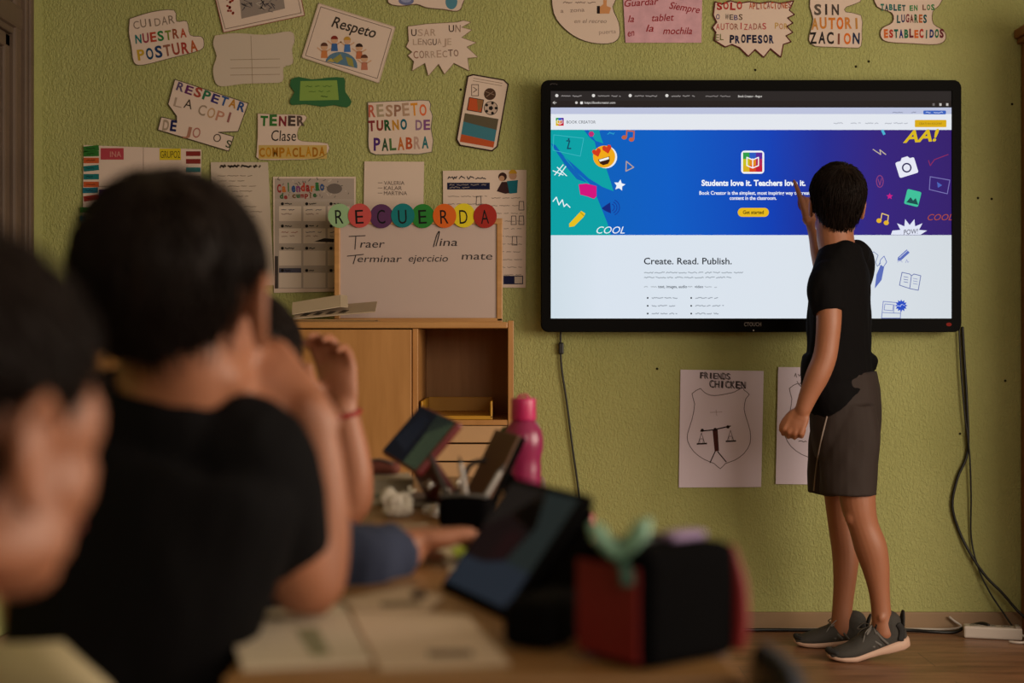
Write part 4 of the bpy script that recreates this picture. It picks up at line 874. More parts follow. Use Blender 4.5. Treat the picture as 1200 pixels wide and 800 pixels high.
# --- the standing boy
f = Vector((-.84, .54, 0)).normalized(); lat = f.cross(UP)
boy = thing('person', 'standing boy in black t-shirt and grey shorts pointing at the big screen', 'person', (PX(1000, 760, 4.5).x, -.40, 0))
H = Head(PX(981, 236, 4.52), (.12, .99, 0), 1.04, 4, 3)
S = Soup(); H.skin(S, .35)
S.tube([H.at(-.022, 0, -.03), PX(978.5, 272, 4.51), PX(982, 296, 4.50), PX(986, 318, 4.5)], [.058, .058, .056, .045], lat)
S.tube([PX(986, 312, 4.5), PX(985, 345, 4.5), PX(985, 390, 4.5), PX(987, 430, 4.5), PX(990, 470, 4.5), PX(990, 500, 4.5)], [(.08, .050), (.118, .070), (.125, .076), (.12, .078), (.125, .085), (.12, .085)], lat)
LA = [PX(971, 328, 4.40), PX(970, 346, 4.375), PX(971.5, 372, 4.36), PX(969.5, 400, 4.36), PX(966, 420, 4.36), PX(958, 440, 4.362), PX(948, 462, 4.368), PX(941, 480, 4.372)]
S.tube(LA, [.038, .040, .0385, .0365, .0365, .0365, .030, .0245], f)
hand(S, LA[-1], (-.42, .02, -.9), (.35, .9, -.05), -1, .92, ((62, 85, 60), (66, 88, 60), (68, 90, 60), (70, 90, 60)), spread=2, tdir=(-.75, .35, -.75))
RA = [PX(1001, 310, 4.60), PX(990, 330, 4.66), PX(973, 347, 4.715), PX(969, 330, 4.722), PX(962, 296, 4.73), PX(958, 278, 4.74), PX(953.5, 264, 4.745)]
S.tube(RA, [.027, .034, .0365, .035, .034, .029, .0245], f)
hand(S, RA[-1], (-.14, .13, .97), (-.25, .93, -.15), 1, 1.0, ((6, 6, 4), (58, 80, 50), (64, 84, 50), (68, 86, 50)), spread=3, tdir=(.5, .45, .6))
LL = [PX(994, 500, 4.44), PX(1002, 555, 4.425), PX(1006, 592, 4.42), PX(1012, 616, 4.42), PX(1020, 640, 4.42), PX(1026, 664, 4.42), PX(1030, 690, 4.42), PX(1032.5, 714, 4.42), PX(1035, 742, 4.42)]
S.tube(LL, [.080, .062, .0535, (.0465, .047), (.0505, .047), (.0435, .040), .0330, (.0305, .029), .034], f); S.ell(PX(999, 604, 4.405), (.026, .024, .032)); S.ell(PX(1033, 724, 4.395), (.013, .010, .014))
RL = [PX(982, 500, 4.56), PX(984, 555, 4.6), PX(985, 590, 4.61), PX(988, 620, 4.615), PX(991, 646, 4.615), PX(990.5, 670, 4.61), PX(989, 692, 4.61), PX(987, 714, 4.61), PX(986, 740, 4.61)]
S.tube(RL, [.080, .060, .049, .046, .0445, .039, .0345, .0325, .035], f)
S.fuse('body', .0042, 3, SKIN, boy)
H.face(boy); H.hair(boy, 2600, side=-.30, nape=1.72, vol=.97)
S = Soup()
flat(S, [PX(990, 286, 4.505), PX(986, 303, 4.50), PX(985.5, 322, 4.5), PX(984.5, 345, 4.5), PX(984, 385, 4.5), PX(984, 420, 4.5), PX(986, 443, 4.5)], [(.056, .057), (.100, .074), (.144, .084), (.156, .088), (.156, .092), (.154, .094), (.153, .096)], lat, 28)
flat(S, [PX(980, 418, 4.5), PX(979, 438, 4.5), PX(982, 454, 4.5), PX(989, 464, 4.5)], [(.150, .094), (.152, .101), (.153, .106), (.152, .107)], lat, 28)
flat(S, [PX(980, 316, 4.44), PX(969, 327, 4.40), PX(967.5, 345, 4.378), PX(970.5, 366, 4.362)], [.046, .053, .054, .046], f)
flat(S, [PX(992, 303, 4.55), PX(1003, 306, 4.60), PX(994, 324, 4.645), PX(984, 338, 4.68)], [.050, .053, .050, .046], f)
S.ell(PX(1003, 298, 4.55), (.046, .046, .046)); S.ell(PX(1007, 312, 4.585), (.047, .047, .047)); S.tube([PX(985, 300, 4.50), PX(1000, 300, 4.56), PX(1005, 309, 4.60), PX(1003, 330, 4.57)], [.045, .052, .054, .05]); S.ell(PX(1014, 424, 4.55), (.042, .05, .036)); S.tube([PX(990, 434, 4.42), PX(1008, 428, 4.46), PX(1022, 430, 4.55)], [.018, .022, .018])
S.fuse('t_shirt', .005, 3, TEE, boy, folds(16, .006, 1))
S = Soup()
flat(S, [PX(991, 436, 4.5), PX(991.5, 460, 4.5), PX(991, 485, 4.5), PX(990, 512, 4.5), PX(990, 535, 4.5)], [(.125, .092), (.138, .103), (.146, .107), (.143, .103), (.13, .09)], lat, 28)
flat(S, [PX(994, 475, 4.435), PX(995, 510, 4.43), PX(995, 545, 4.425), PX(994.5, 580, 4.42)], [(.066, .080), (.080, .094), (.08, .090), (.078, .088)], lat, 24)
flat(S, [PX(984, 475, 4.565), PX(981, 510, 4.575), PX(978, 545, 4.585), PX(977, 577, 4.59)], [(.066, .080), (.08, .09), (.077, .085), (.076, .082)], lat, 24)
so = S.fuse('shorts', .005, 3, SHORT, boy, folds(13, .006, 4, (1, 1, .35)))
bv = BVHTree.FromPolygons([v.co+boy.location for v in so.data.vertices], [tuple(p.vertices) for p in so.data.polygons])
st = []
for k_ in range(25):
    u = k_/24; x = 972.5-19*u-3*math.sin(u*3.1); y = 476+103*u; o_ = Vector(CAM); d_ = (PX(x, y, 4)-o_).normalized()
    hit = bv.ray_cast(o_, d_)
    if hit[0] is not None: st.append(hit[0]-d_*.0008)
m = MB(); m.tube(st, [(.0028, .0016)]*len(st), mat('pale_piping', '#8a7a70', .7), (1, 0, 0), 6, 1); m.build('side_piping', so)
# --- trainers
def shoe(parent, toe, yaw, pitch, k=1.0, bend=0, lab=None):
    """local x runs from heel to toe, origin at the heel on the ground"""
    M = Matrix.Translation(toe) @ Matrix.Rotation(R(yaw), 4, 'Z') @ Matrix.Translation((.185*k, 0, 0)) @ Matrix.Rotation(R(pitch), 4, 'Y') @ Matrix.Translation((-.185*k, 0, 0)) @ Matrix.Scale(k, 4)
    def T(x, y, z):
        # ball of the foot stays on the ground, toes bend back up
        if bend and x > .185: z += math.tan(R(bend))*(x-.185)
        return M @ Vector((x, y, z))
    e = thing('shoe', None, None); e.parent = parent
    base = M @ Vector((.12, 0, 0)); e.location = base-parent_base(parent)
    S = Soup(); sd = (M.to_3x3() @ Vector((0, 1, 0))).normalized()
    a = [(.028, 0, .050, .031, .042), (.06, 0, .050, .034, .046), (.10, 0, .047, .037, .044), (.14, .001, .040, .042, .036), (.18, .003, .032, .046, .028), (.215, .003, .026, .043, .022), (.240, 0, .022, .032, .016)]
    S.tube([T(r[0], r[1], r[2]) for r in a], [(r[3]*k, r[4]*k) for r in a], sd)
    S.tube([T(.052, 0, .06), T(.050, 0, .082), T(.046, 0, .094)], [(.034*k, .042*k), (.035*k, .041*k), (.0355*k, .040*k)], sd)
    S.fuse('upper', .0035, 3, SHOE_G, e)
    m = MB(); rings = []; n = 16
    X = [-.006, .0, .02, .06, .10, .14, .18, .215, .24, .255, .259]; Wd = [.008, .022, .033, .037, .036, .041, .047, .045, .036, .02, .006]
    Z0 = [.012, .006, .001, 0, .002, .002, 0, .001, .005, .011, .016]; Z1 = [.036, .040, .040, .036, .031, .027, .024, .023, .023, .024, .022]
    vs = []; fs = []
    for x, w_, a, b in zip(X, Wd, Z0, Z1):
        for j in range(n):
            q = 2*math.pi*j/n; y = math.copysign(abs(math.cos(q))**.5, math.cos(q))*w_; z = (a+b)/2+math.copysign(abs(math.sin(q))**.6, math.sin(q))*(b-a)/2
            vs.append(T(x, y, z))
    for i in range(len(X)-1):
        for j in range(n): fs.append((i*n+j, i*n+(j+1) % n, (i+1)*n+(j+1) % n, (i+1)*n+j))
    fs += [tuple(range(n))[::-1], tuple((len(X)-1)*n+j for j in range(n))]
    m.raw(vs, fs, SOLE); m.build('sole', e)
    m = MB(); m.tube([T(.095, 0, .086), T(.088, 0, .104), T(.080, 0, .118)], [(.022*k, .006*k), (.024*k, .006*k), (.018*k, .005*k)], SHOE_D, sd, 12, 3); m.build('tongue', e)
    m = MB(); m.tube([T(.006, 0, .075), T(.000, 0, .098), T(-.006, 0, .116)], [(.020*k, .006*k), (.018*k, .006*k), (.011*k, .004*k)], SHOE_D, sd, 12, 3); m.build('heel_tab', e)
    m = MB(); m.tube([T(.235, -.028, .030), T(.250, -.012, .034), T(.252, 0, .035), T(.250, .012, .034), T(.235, .028, .030)], [.009*k]*5, SHOE_D, sd, 8, 3); m.build('toe_cap', e)
    m = MB()
    for i in range(5):
        x = .098+.016*i; h = .092-.0105*i
        m.tube([T(x-.004, -.030, h-.018), T(x, 0, h), T(x+.004, .030, h-.018)], [.0022*k]*3, LACE, sd, 6, 4)
    for g in (-1, 1):
        m.tube([T(.10, 0, .092), T(.115, g*.030, .098), T(.135, g*.046, .082), T(.122, g*.028, .082), T(.10, 0, .092)], [.0018*k]*5, LACE, UP, 6, 5); m.tube([T(.10, 0, .092), T(.13, g*.02, .082), T(.15, g*.036, .055)], [.0018*k]*3, LACE, UP, 6, 4)
    m.build('laces', e)
    for g in (-1, 1):
        for i in range(3):
            m = MB(); x = .085+.022*i; m.tube([T(x-.012, g*(.0365+.001*i), .036), T(x+.004, g*(.0365-.001*i), .056-.004*i), T(x+.014, g*(.027-.001*i), .076-.008*i)], [(.0042*k, .0022*k)]*3, mat('pewter_stripe', '#55504c', .6), (M.to_3x3() @ Vector((1, 0, 0))), 8, 4); m.build('side_stripe', e)
        m = MB(); m.tube([T(.03, g*.0335, .038), T(.02, g*.032, .066), T(.028, g*.034, .088)], [(.010*k, .003*k)]*3, SHOE_D, (M.to_3x3() @ Vector((1, 0, 0))), 8, 4); m.build('heel_overlay', e)
    return e
def shoe_at(heel_px, toe_px, d_heel, d_toe, pitch, bend):
    h = Vector(((heel_px-600)*d_heel/F, d_heel-4.9, 0)); t_ = Vector(((toe_px-600)*d_toe/F, d_toe-4.9, 0)); v = t_-h
    return shoe(boy, h, math.degrees(math.atan2(v.y, v.x)), pitch, v.length/.259, bend)
shoe_at(1066, 971, 4.43, 4.41, 11.5, 11.5)
shoe_at(1018, 930, 4.60, 4.63, 0, 0)

# --- the dark haired pupil at the front desk, elbow on the desk and hand at his ear
A_ = thing('person', 'seated pupil in black t-shirt seen from behind, elbow on the desk, hand to ear', 'person', (-.36, 1.36-4.9, 0))
H = Head(PX(206, 352, 1.40), (.12, .99, 0), 1.05, -4, -3)
f = Vector((.5, .87, 0)); lat = f.cross(UP)
S = Soup(); H.skin(S)
S.tube([H.at(-.02, 0, -.03), PX(213, 425, 1.39), PX(208, 470, 1.405), PX(203, 510, 1.42)], [.054, .052, .054, .060], lat)
S.tube([PX(198, 520, 1.42), PX(185, 565, 1.42), PX(165, 650, 1.41), PX(150, 760, 1.40), PX(148, 880, 1.39), PX(150, 1010, 1.39)], [(.09, .045), (.125, .062), (.125, .080), (.12, .080), (.12, .085), (.14, .095)], lat)
RA = [PX(295, 545, 1.40), PX(318, 600, 1.42), PX(345, 662, 1.45), PX(364, 686, 1.465), PX(372, 650, 1.47), PX(374, 590, 1.465), PX(370, 535, 1.46), PX(362, 483, 1.455)]
S.tube(RA, [.046, .043, .039, .034, .0335, .031, .028, .0255], lat)
hand(S, RA[-1], (-.70, .08, .70), (-.45, .85, -.30), 1, .98, ((45, 70, 40), (50, 75, 40), (52, 78, 40), (55, 80, 45)), spread=3, tdir=(-.75, -.35, .35))
LA = [PX(92, 545, 1.47), PX(60, 640, 1.47), PX(50, 740, 1.48), PX(100, 800, 1.58), PX(150, 830, 1.66)]
S.tube(LA, [.046, .042, .036, .032, .025], lat)
hand(S, LA[-1], (.6, .75, -.2), (0, .1, -1), -1, .95, ((15, 20, 15),)*4)
S.tube([PX(195, 1010, 1.36), Vector((-.20, -3.25, .47)), Vector((-.14, -3.12, .45)), Vector((-.13, -3.12, .25)), Vector((-.13, -3.14, .07))], [.075, .065, .052, .045, .034], lat)
S.tube([PX(110, 1010, 1.42), Vector((-.36, -3.15, .47)), Vector((-.28, -3.02, .45)), Vector((-.27, -3.02, .25)), Vector((-.27, -3.04, .07))], [.075, .065, .052, .045, .034], lat)
S.fuse('body', .0055, 3, SKIN, A_); H.face(A_); H.hair(A_, 1500, vol=1.0, nape=1.3)
S = Soup()
flat(S, [PX(206, 470, 1.41), PX(203, 486, 1.41), PX(198, 510, 1.42), PX(188, 560, 1.42), PX(168, 650, 1.41), PX(152, 760, 1.40), PX(148, 880, 1.39), PX(150, 985, 1.39)], [(.064, .062), (.085, .070), (.125, .078), (.158, .094), (.150, .100), (.135, .098), (.135, .10), (.15, .108)], lat, 28)
flat(S, [PX(255, 525, 1.40), PX(292, 540, 1.40), PX(314, 595, 1.42), PX(328, 640, 1.445), PX(334, 656, 1.452)], [.056, .060, .055, .050, .048], lat)
flat(S, [PX(130, 520, 1.45), PX(95, 540, 1.47), PX(65, 630, 1.47), PX(56, 690, 1.475)], [.058, .062, .060, .055], lat)
S.fuse('t_shirt', .006, 3, TEE, A_, folds(14, .007, 2))
def lower(person_, pts_list, lat_):
    S = Soup()
    for pts, rad in pts_list: flat(S, pts, rad, lat_)
    S.fuse('trousers', .008, 3, TROUS, person_)
lower(A_, [([PX(150, 960, 1.39), PX(152, 1015, 1.385)], [(.15, .105), (.155, .11)]),
           ([PX(150, 1012, 1.38), PX(195, 1010, 1.36), Vector((-.20, -3.25, .47)), Vector((-.14, -3.11, .45)), Vector((-.13, -3.12, .25)), Vector((-.13, -3.14, .10))], [.09, .09, .077, .062, .054, .048]),
           ([PX(140, 1012, 1.40), PX(110, 1010, 1.42), Vector((-.36, -3.15, .47)), Vector((-.28, -3.01, .45)), Vector((-.27, -3.02, .25)), Vector((-.27, -3.04, .10))], [.09, .09, .077, .062, .054, .048])], lat)
def plain_shoe(parent, heel, yaw): return shoe(parent, Vector(heel), yaw, 0, .9)
plain_shoe(A_, (-.14, -3.18, 0), 75); plain_shoe(A_, (-.28, -3.08, 0), 75)

# --- pupil in blue behind him, one forearm raised on the desk
B_ = thing('person', 'seated pupil in blue-grey shirt half hidden, raised forearm with curled fingers', 'person', (-.42, 2.05-4.9, 0))
H = Head(PX(279, 434, 2.06), (.6, .8, 0), 1.0, -8, 6); f = Vector((.95, .3, 0)).normalized(); lat = f.cross(UP)
S = Soup(); H.skin(S)
S.tube([H.at(-.02, 0, -.03), PX(276, 505, 2.05), PX(274, 545, 2.05), PX(272, 575, 2.05)], [.050, .049, .053, .08], lat)
S.tube([PX(272, 570, 2.05), PX(268, 610, 2.05), PX(258, 680, 2.05), PX(252, 760, 2.05), PX(250, 835, 2.05)], [(.11, .06), (.13, .075), (.125, .08), (.12, .08), (.135, .095)], lat)
LA = [PX(312, 592, 2.17), PX(362, 594, 2.22), PX(407, 594, 2.24), PX(414, 565, 2.235), PX(411, 532, 2.23), PX(406, 502, 2.225), PX(402, 480, 2.22)]
S.tube(LA, [.044, .038, .0335, .032, .030, .026, .0235], lat)
hand(S, LA[-1], (-.16, .1, .98), (-.35, -.93, .1), -1, .92, ((30, 45, 30), (28, 45, 30), (28, 48, 30), (32, 50, 30)), spread=3, tdir=(-.5, -.5, .6))
RA = [PX(305, 600, 1.93), PX(355, 632, 1.80), PX(405, 664, 1.72), PX(440, 655, 1.76), PX(477, 645, 1.81)]
S.tube(RA, [.044, .040, .035, .032, .0245], UP)
hand(S, RA[-1]+Vector((0, 0, .012)), (.80, .5, .05), (.15, -.1, -1), 1, 1.0, ((35, 45, 25), (38, 48, 25), (40, 50, 25), (42, 50, 25)), spread=5)
S.tube([Vector((-.38, -2.92, .46)), Vector((-.10, -2.84, .46)), Vector((-.04, -2.83, .44)), Vector((-.05, -2.83, .25)), Vector((-.06, -2.83, .07))], [.07, .062, .05, .044, .033], lat)
S.tube([Vector((-.40, -2.76, .46)), Vector((-.12, -2.68, .46)), Vector((-.06, -2.67, .44)), Vector((-.07, -2.67, .25)), Vector((-.08, -2.67, .07))], [.07, .062, .05, .044, .033], lat)
S.fuse('body', .0055, 3, SKIN, B_); H.face(B_); H.hair(B_, 1300)
S = Soup()
flat(S, [PX(274, 540, 2.05), PX(273, 556, 2.05), PX(271, 575, 2.05), PX(268, 612, 2.05), PX(258, 680, 2.05), PX(252, 760, 2.05), PX(250, 815, 2.05)], [(.062, .060), (.09, .068), (.125, .075), (.148, .09), (.14, .096), (.135, .096), (.145, .105)], lat, 26)
flat(S, [PX(295, 584, 2.12), PX(315, 588, 2.17), PX(345, 592, 2.20), PX(372, 593, 2.22)], [.055, .058, .054, .046], UP)
flat(S, [PX(285, 585, 1.98), PX(305, 598, 1.93), PX(355, 630, 1.80), PX(402, 660, 1.722), PX(436, 653, 1.757), PX(462, 647, 1.79)], [.055, .06, .054, .048, .043, .038], UP)
S.fuse('shirt', .006, 3, BLUE_T, B_, folds(18, .007, 5, (1, 1, 1)))
lower(B_, [([PX(250, 800, 2.05), PX(250, 842, 2.05)], [(.145, .105), (.15, .11)]), ([Vector((-.46, -2.88, .47)), Vector((-.38, -2.92, .465)), Vector((-.10, -2.84, .465)), Vector((-.035, -2.83, .44)), Vector((-.05, -2.83, .25)), Vector((-.06, -2.83, .10))], [.09, .085, .075, .06, .052, .047]), ([Vector((-.46, -2.82, .47)), Vector((-.40, -2.76, .465)), Vector((-.12, -2.68, .465)), Vector((-.055, -2.67, .44)), Vector((-.07, -2.67, .25)), Vector((-.08, -2.67, .10))], [.09, .085, .075, .06, .052, .047])], lat)
m = MB(); p = LA[-1]+Vector((0, 0, -.006)); ax = (LA[-1]-LA[-2]).normalized(); a_ = ax.cross(Vector((0, 1, 0))).normalized(); b_ = ax.cross(a_)
m.tube([p+(a_*math.cos(q)*.0265+b_*math.sin(q)*.0265) for q in [2*math.pi*j/16 for j in range(17)]], [.0042]*17, mat('red_band', '#8f2018', .6), ax, 8, 1); tag(m.build('wrist_band', B_), 'red wrist band')
plain_shoe(B_, (-.10, -2.83, 0), 15); plain_shoe(B_, (-.12, -2.67, 0), 15)

# --- the nearest pupil at the left edge
D_p = thing('person', 'nearest pupil at the left edge, dark hair, cheek and ear turned to the screen', 'person', (-.36, .92-4.9, 0))
H = Head(PX(-67, 496, .84), (.5, .866, 0), .97, -2, 0); f = Vector((.75, .66, 0)).normalized(); lat = f.cross(UP)
S = Soup(); H.skin(S, 1.35)
z_ = lambda x, y, z: Vector((x, y, z))
nb = PX(-112, 862, .83)
S.tube([H.at(-.02, 0, -.03), H.at(-.034, -.006, -.10), nb, nb-UP*.04], [.050, .049, .053, .08], lat)
X0, Y0 = nb.x-.01, nb.y-.01; D_SEAT = (X0-.05, Y0+4.88)
S.tube([z_(X0, Y0, nb.z-.04), z_(X0-.01, Y0, nb.z-.10), z_(X0-.02, Y0-.01, .62), z_(X0-.03, Y0-.02, .47)], [(.11, .06), (.135, .078), (.12, .08), (.135, .095)], lat)
sh = lat*.145
for g, el, wr in ((1, (.06, .03, .50), (.12, .16, .50)), (-1, (-.06, .06, .52), (.05, .20, .50))):
    p0 = z_(X0, Y0, nb.z-.085)+sh*g; p1 = z_(p0.x+el[0]*.5, p0.y+el[1]*.5, .66); p2 = z_(p0.x+el[0], p0.y+el[1], el[2]+.06); p3 = z_(p0.x+wr[0], p0.y+wr[1], wr[2]+.06)
    S.tube([p0, p1, p2, p3], [.044, .040, .035, .0245], lat); hand(S, p3, (.6, .7, -.05), (0, 0, -1), -g, .9, ((18, 25, 20),)*4)
    if g > 0: sp0 = (p0, p1)
    else: sp1 = (p0, p1)
legs = []
for g in (1, -1):
    h0 = z_(X0-.03, Y0-.02, .46)+lat*.075*g; kn = h0+f*.33; kn.z = .46; legs.append(([z_(X0-.03, Y0-.02, .465), h0, h0+f*.26, kn, kn+z_(0, 0, -.2), kn+z_(-.01, 0, -.36)], [.09, .085, .072, .06, .052, .046]))
    S.tube([h0, kn, kn+z_(0, 0, -.2), kn+z_(0, 0, -.38)], [.07, .05, .044, .034], lat); plain_shoe(D_p, (kn.x-.05, kn.y-.03, 0), 41)
S.fuse('body', .0055, 3, SKIN, D_p); H.face(D_p); H.hair(D_p, 1500, nape=1.5, side=-.03, temple=.28, vol=1.06)
S = Soup(); flat(S, [nb+z_(0, 0, .0), z_(X0, Y0, nb.z-.02), z_(X0, Y0, nb.z-.05), z_(X0-.01, Y0, nb.z-.10), z_(X0-.02, Y0-.01, .62), z_(X0-.03, Y0-.02, .49)], [(.064, .062), (.09, .07), (.13, .078), (.152, .092), (.138, .096), (.15, .108)], lat, 26)
for a, b in (sp0, sp1): flat(S, [a-(a-z_(X0, Y0, a.z))*.3, a, a+(b-a)*.7], [.056, .060, .053], f)
S.fuse('shirt', .006, 3, mat('charcoal_cotton', '#131014', .9, spec=.1), D_p, folds(14, .006, 8))
lower(D_p, [([z_(X0-.03, Y0-.02, .53), z_(X0-.03, Y0-.02, .455)], [(.148, .106), (.15, .11)])]+legs, lat)
# ------------------------------------------------------------------ desks and chairs
STEEL = mat('grey_painted_steel', '#5c5a58', .45, .3); ZD = .70
def V3(x, d, z): return Vector((x, d-4.9, z))
def desk(X0_, X1_, d0, d1, label):
    t = thing('school_desk', label, 'desk', ((X0_+X1_)/2, (d0+d1)/2-4.9, 0), 'desks pushed together in a row')
    m = MB(); m.box((X0_, d0-4.9, ZD-.022), (X1_, d1-4.9, ZD), DESK, .004); m.build('desktop', t)
    m = MB()
    for a, b, c_, e in ((X0_+.05, X1_-.05, d0+.05, d0+.075), (X0_+.05, X1_-.05, d1-.075, d1-.05), (X0_+.05, X0_+.075, d0+.05, d1-.05), (X1_-.075, X1_-.05, d0+.05, d1-.05)): m.box((a, c_-4.9, ZD-.06), (b, e-4.9, ZD-.0225), STEEL, .003)
    m.build('frame', t)
    for x in (X0_+.062, X1_-.062):
        for dd_ in (d0+.062, d1-.062):
            m = MB(); m.tube([V3(x, dd_, .012), V3(x, dd_, ZD-.06)], [.0125, .0125], STEEL, (1, 0, 0), 14, 1); l_ = m.build('leg', t)
            m = MB(); m.ell(V3(x, dd_, .012), (.017, .017, .012), mat('black_rubber', '#0e0e0e', .7)); m.build('foot_cap', l_)
desk(-.25, .20, 1.225, 1.845, 'nearest wooden school desk carrying open papers and the foreground tablet')
desk(-.31, .115, 1.852, 2.452, 'middle school desk of the row, beneath the black pouch and scrunched tissue')
desk(-.31, .07, 2.459, 3.059, 'farthest school desk of the row, beneath the pink bottle')
def chair(name, label, x, d_, ang, col, h=.75):
    """ang: direction the sitter faces; the builder works in local axes and bakes them in"""
    t = thing(name, label, 'chair', (x, d_-4.9, 0)); M = Matrix.Translation((x, d_-4.9, 0)) @ Matrix.Rotation(R(ang), 4, 'Z')
    pl = mat('chair_'+col.lstrip('#'), col, .4)
    def shell(rows, th):
        n = len(rows[0]); vs = []; fs = []
        for r_ in rows: vs += [Vector(p) for p in r_]
        q = len(vs); nr = len(rows)
        for i in range(nr):
            for j in range(n):
                a = Vector(rows[min(i+1, nr-1)][j])-Vector(rows[max(i-1, 0)][j]); b = Vector(rows[i][min(j+1, n-1)])-Vector(rows[i][max(j-1, 0)])
                vs.append(Vector(rows[i][j])+a.cross(b).normalized()*th)
        for i in range(nr-1):
            for j in range(n-1):
                f_ = (i*n+j, i*n+j+1, (i+1)*n+j+1, (i+1)*n+j); fs += [f_[::-1], tuple(k+q for k in f_)]
        rim = [j for j in range(n)]+[i*n+n-1 for i in range(1, nr)]+[(nr-1)*n+j for j in range(n-2, -1, -1)]+[i*n for i in range(nr-2, 0, -1)]
        fs += [(rim[k], rim[(k+1) % len(rim)], rim[(k+1) % len(rim)]+q, rim[k]+q) for k in range(len(rim))]
        return [M @ v for v in vs], fs
    rows = []
    for i in range(9):
        u = i/8; x_ = .18-.36*u; wid = .18*(1-.12*u)*(math.sin(R(20+70*min(1, (1-abs(2*u-1))*3)))**.3)
        rows.append([(x_, wid*(j/8*2-1), .44+.008*(j/8*2-1)**2-.02*max(0, (.15-u))/.15) for j in range(9)])
    m = MB(); m.raw(*shell(rows, .010), pl); m.build('seat', t)
    rows = []
    for i in range(9):
        u = i/8; z = .54+(h-.54)*u; wid = .175*(1-.35*abs(2*u-1)**5)
        rows.append([(-.185-.03*u+.030*(j/8*2-1)**2, wid*(j/8*2-1), z) for j in range(9)])
    m = MB(); m.raw(*shell(rows, .012), pl); m.build('backrest', t)
    for sy in (-1, 1):
        m = MB(); m.tube([M @ Vector(p) for p in ((.20, .185*sy, .012), (.16, .165*sy, .425))], [.0105]*2, STEEL, n=10, sub=1); m.build('leg', t)
        m = MB(); m.tube([M @ Vector(p) for p in ((-.22, .185*sy, .012), (-.16, .165*sy, .425))], [.0105]*2, STEEL, n=10, sub=1); m.build('leg', t)
        m = MB(); m.tube([M @ Vector(p) for p in ((.15, .165*sy, .424), (-.12, .165*sy, .424), (-.19, .15*sy, .47), (-.203, .13*sy, .70))], [.0105]*4, STEEL, n=10, sub=4); m.build('side_frame', t)
    m = MB(); m.tube([M @ Vector((-.12, -.165, .424)), M @ Vector((-.12, .165, .424))], [.009]*2, STEEL, n=10, sub=1); m.build('crossbar', t)
    return t
chair('school_chair', 'cream plastic school chair behind the dark haired pupil at the lower left', -.352, 1.375, 56, '#c0b08c', .742)
chair('school_chair', 'dark grey school chair edge at the lower right corner of the nearest desk', -.002, 1.10, 170, '#2c2b2d', .735)
chair('school_chair', 'school chair under the half hidden pupil in blue-grey', -.445, 2.06, 18, '#3c4a5c', .70)
chair('school_chair', 'school chair under the nearest pupil at the left edge', D_SEAT[0], D_SEAT[1], 41, '#3c4a5c', .66)

# ------------------------------------------------------------------ things on the desks
def DP(px, py, z=ZD):
    d_ = F*(.99-z)/(py-400); return V3((px-600)*d_/F, d_, z)
def paper(name, quad, z, label, col, bars=(), th=.0012, cat='paper'):
    m = MB(); q = [DP(x, y, z) for x, y in quad]; m.slab([p for p in q], (0, 0, 1), th, mat('sheet_'+col.lstrip('#'), col, .8, spec=.2))
    for b in bars:
        p = [DP(x, y, z) for x, y in b[0]]; m.slab([v+Vector((0, 0, th)) for v in p], (0, 0, 1), .0003, ink(b[1]))
    return tag(m.build(name), label, cat)
paper('notebook', [(262, 722), (402, 712), (436, 778), (284, 786)], ZD+.0004, 'open notebook page at the left end of the nearest desk beside the elbow', '#d0c0a8', [([(266, 730), (330, 726), (331, 731), (268, 735)], '#6f6456'), ([(345, 742), (372, 740), (388, 772), (366, 774)], '#8f8a6c')], .004, 'notebook')
paper('worksheet', [(408, 712), (548, 722), (598, 779), (446, 785)], ZD+.0004, 'large worksheet lying along the front of the nearest desk', '#d4bea4', [([(500, 764), (552, 763), (556, 771), (503, 772)], '#7a6a5a')])
paper('worksheet', [(398, 704), (478, 687), (520, 700), (500, 718), (420, 716)], ZD+.0022, 'worksheet with a dark stamp behind the large worksheet', '#d0b89e', [([(480, 694), (497, 692), (501, 701), (484, 703)], '#5a4a3e'), ([(445, 707), (492, 705), (494, 711), (447, 713)], '#85755f')])
# tablets in folding covers
def quad_slab(m, a, b, c, th, mt, bev=0):
    """a, b, c: three corners (bottom-left, bottom-right, top-right); the slab grows away from the viewer's side"""
    a, b, c = Vector(a), Vector(b), Vector(c); d_ = a+(c-b); n = (b-a).cross(c-b).normalized()
    x = (b-a).normalized(); y = n.cross(x)
    w_ = (b-a).length; h = (c-b).dot(y)
    M = Matrix((( x.x, y.x, n.x, a.x), (x.y, y.y, n.y, a.y), (x.z, y.z, n.z, a.z), (0, 0, 0, 1)))
    m.box((0, 0, -th), (w_, h, 0), mt, bev, M); return M, w_, h
GLASS_S = mat('dark_glossy_screen', '#08090a', .12, spec=.4); CASE_B = mat('black_rubber_case', '#060505', .8, spec=.06)
def tablet(label, a, b, c, case, draw, kick, base):
    t = thing('tablet', label, 'tablet', base)
    m = MB(); M, w_, h = quad_slab(m, a, b, c, .014, case, .005); m.build('case', t)
    m = MB(); m.box((.010, .010, -.002), (w_-.010, h-.010, .0008), GLASS_S, .0006, M); s_ = m.build('screen', t)
    m = MB()
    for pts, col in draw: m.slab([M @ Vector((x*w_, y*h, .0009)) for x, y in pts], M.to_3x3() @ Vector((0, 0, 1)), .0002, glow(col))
    m.build('screen_picture_reflection', s_)
    m = MB(); m.slab([Vector(p) for p in kick], (Vector(kick[1])-Vector(kick[0])).cross(Vector(kick[2])-Vector(kick[0])), .008, case); m.build('stand_flap', t)
    return t
a, b, c = PX(514, 690, 1.665), PX(592, 727, 1.47), PX(689, 578, 1.506); tl = a+(c-b)
a.z = max(a.z, ZD+.003); b.z = max(b.z, ZD+.003)
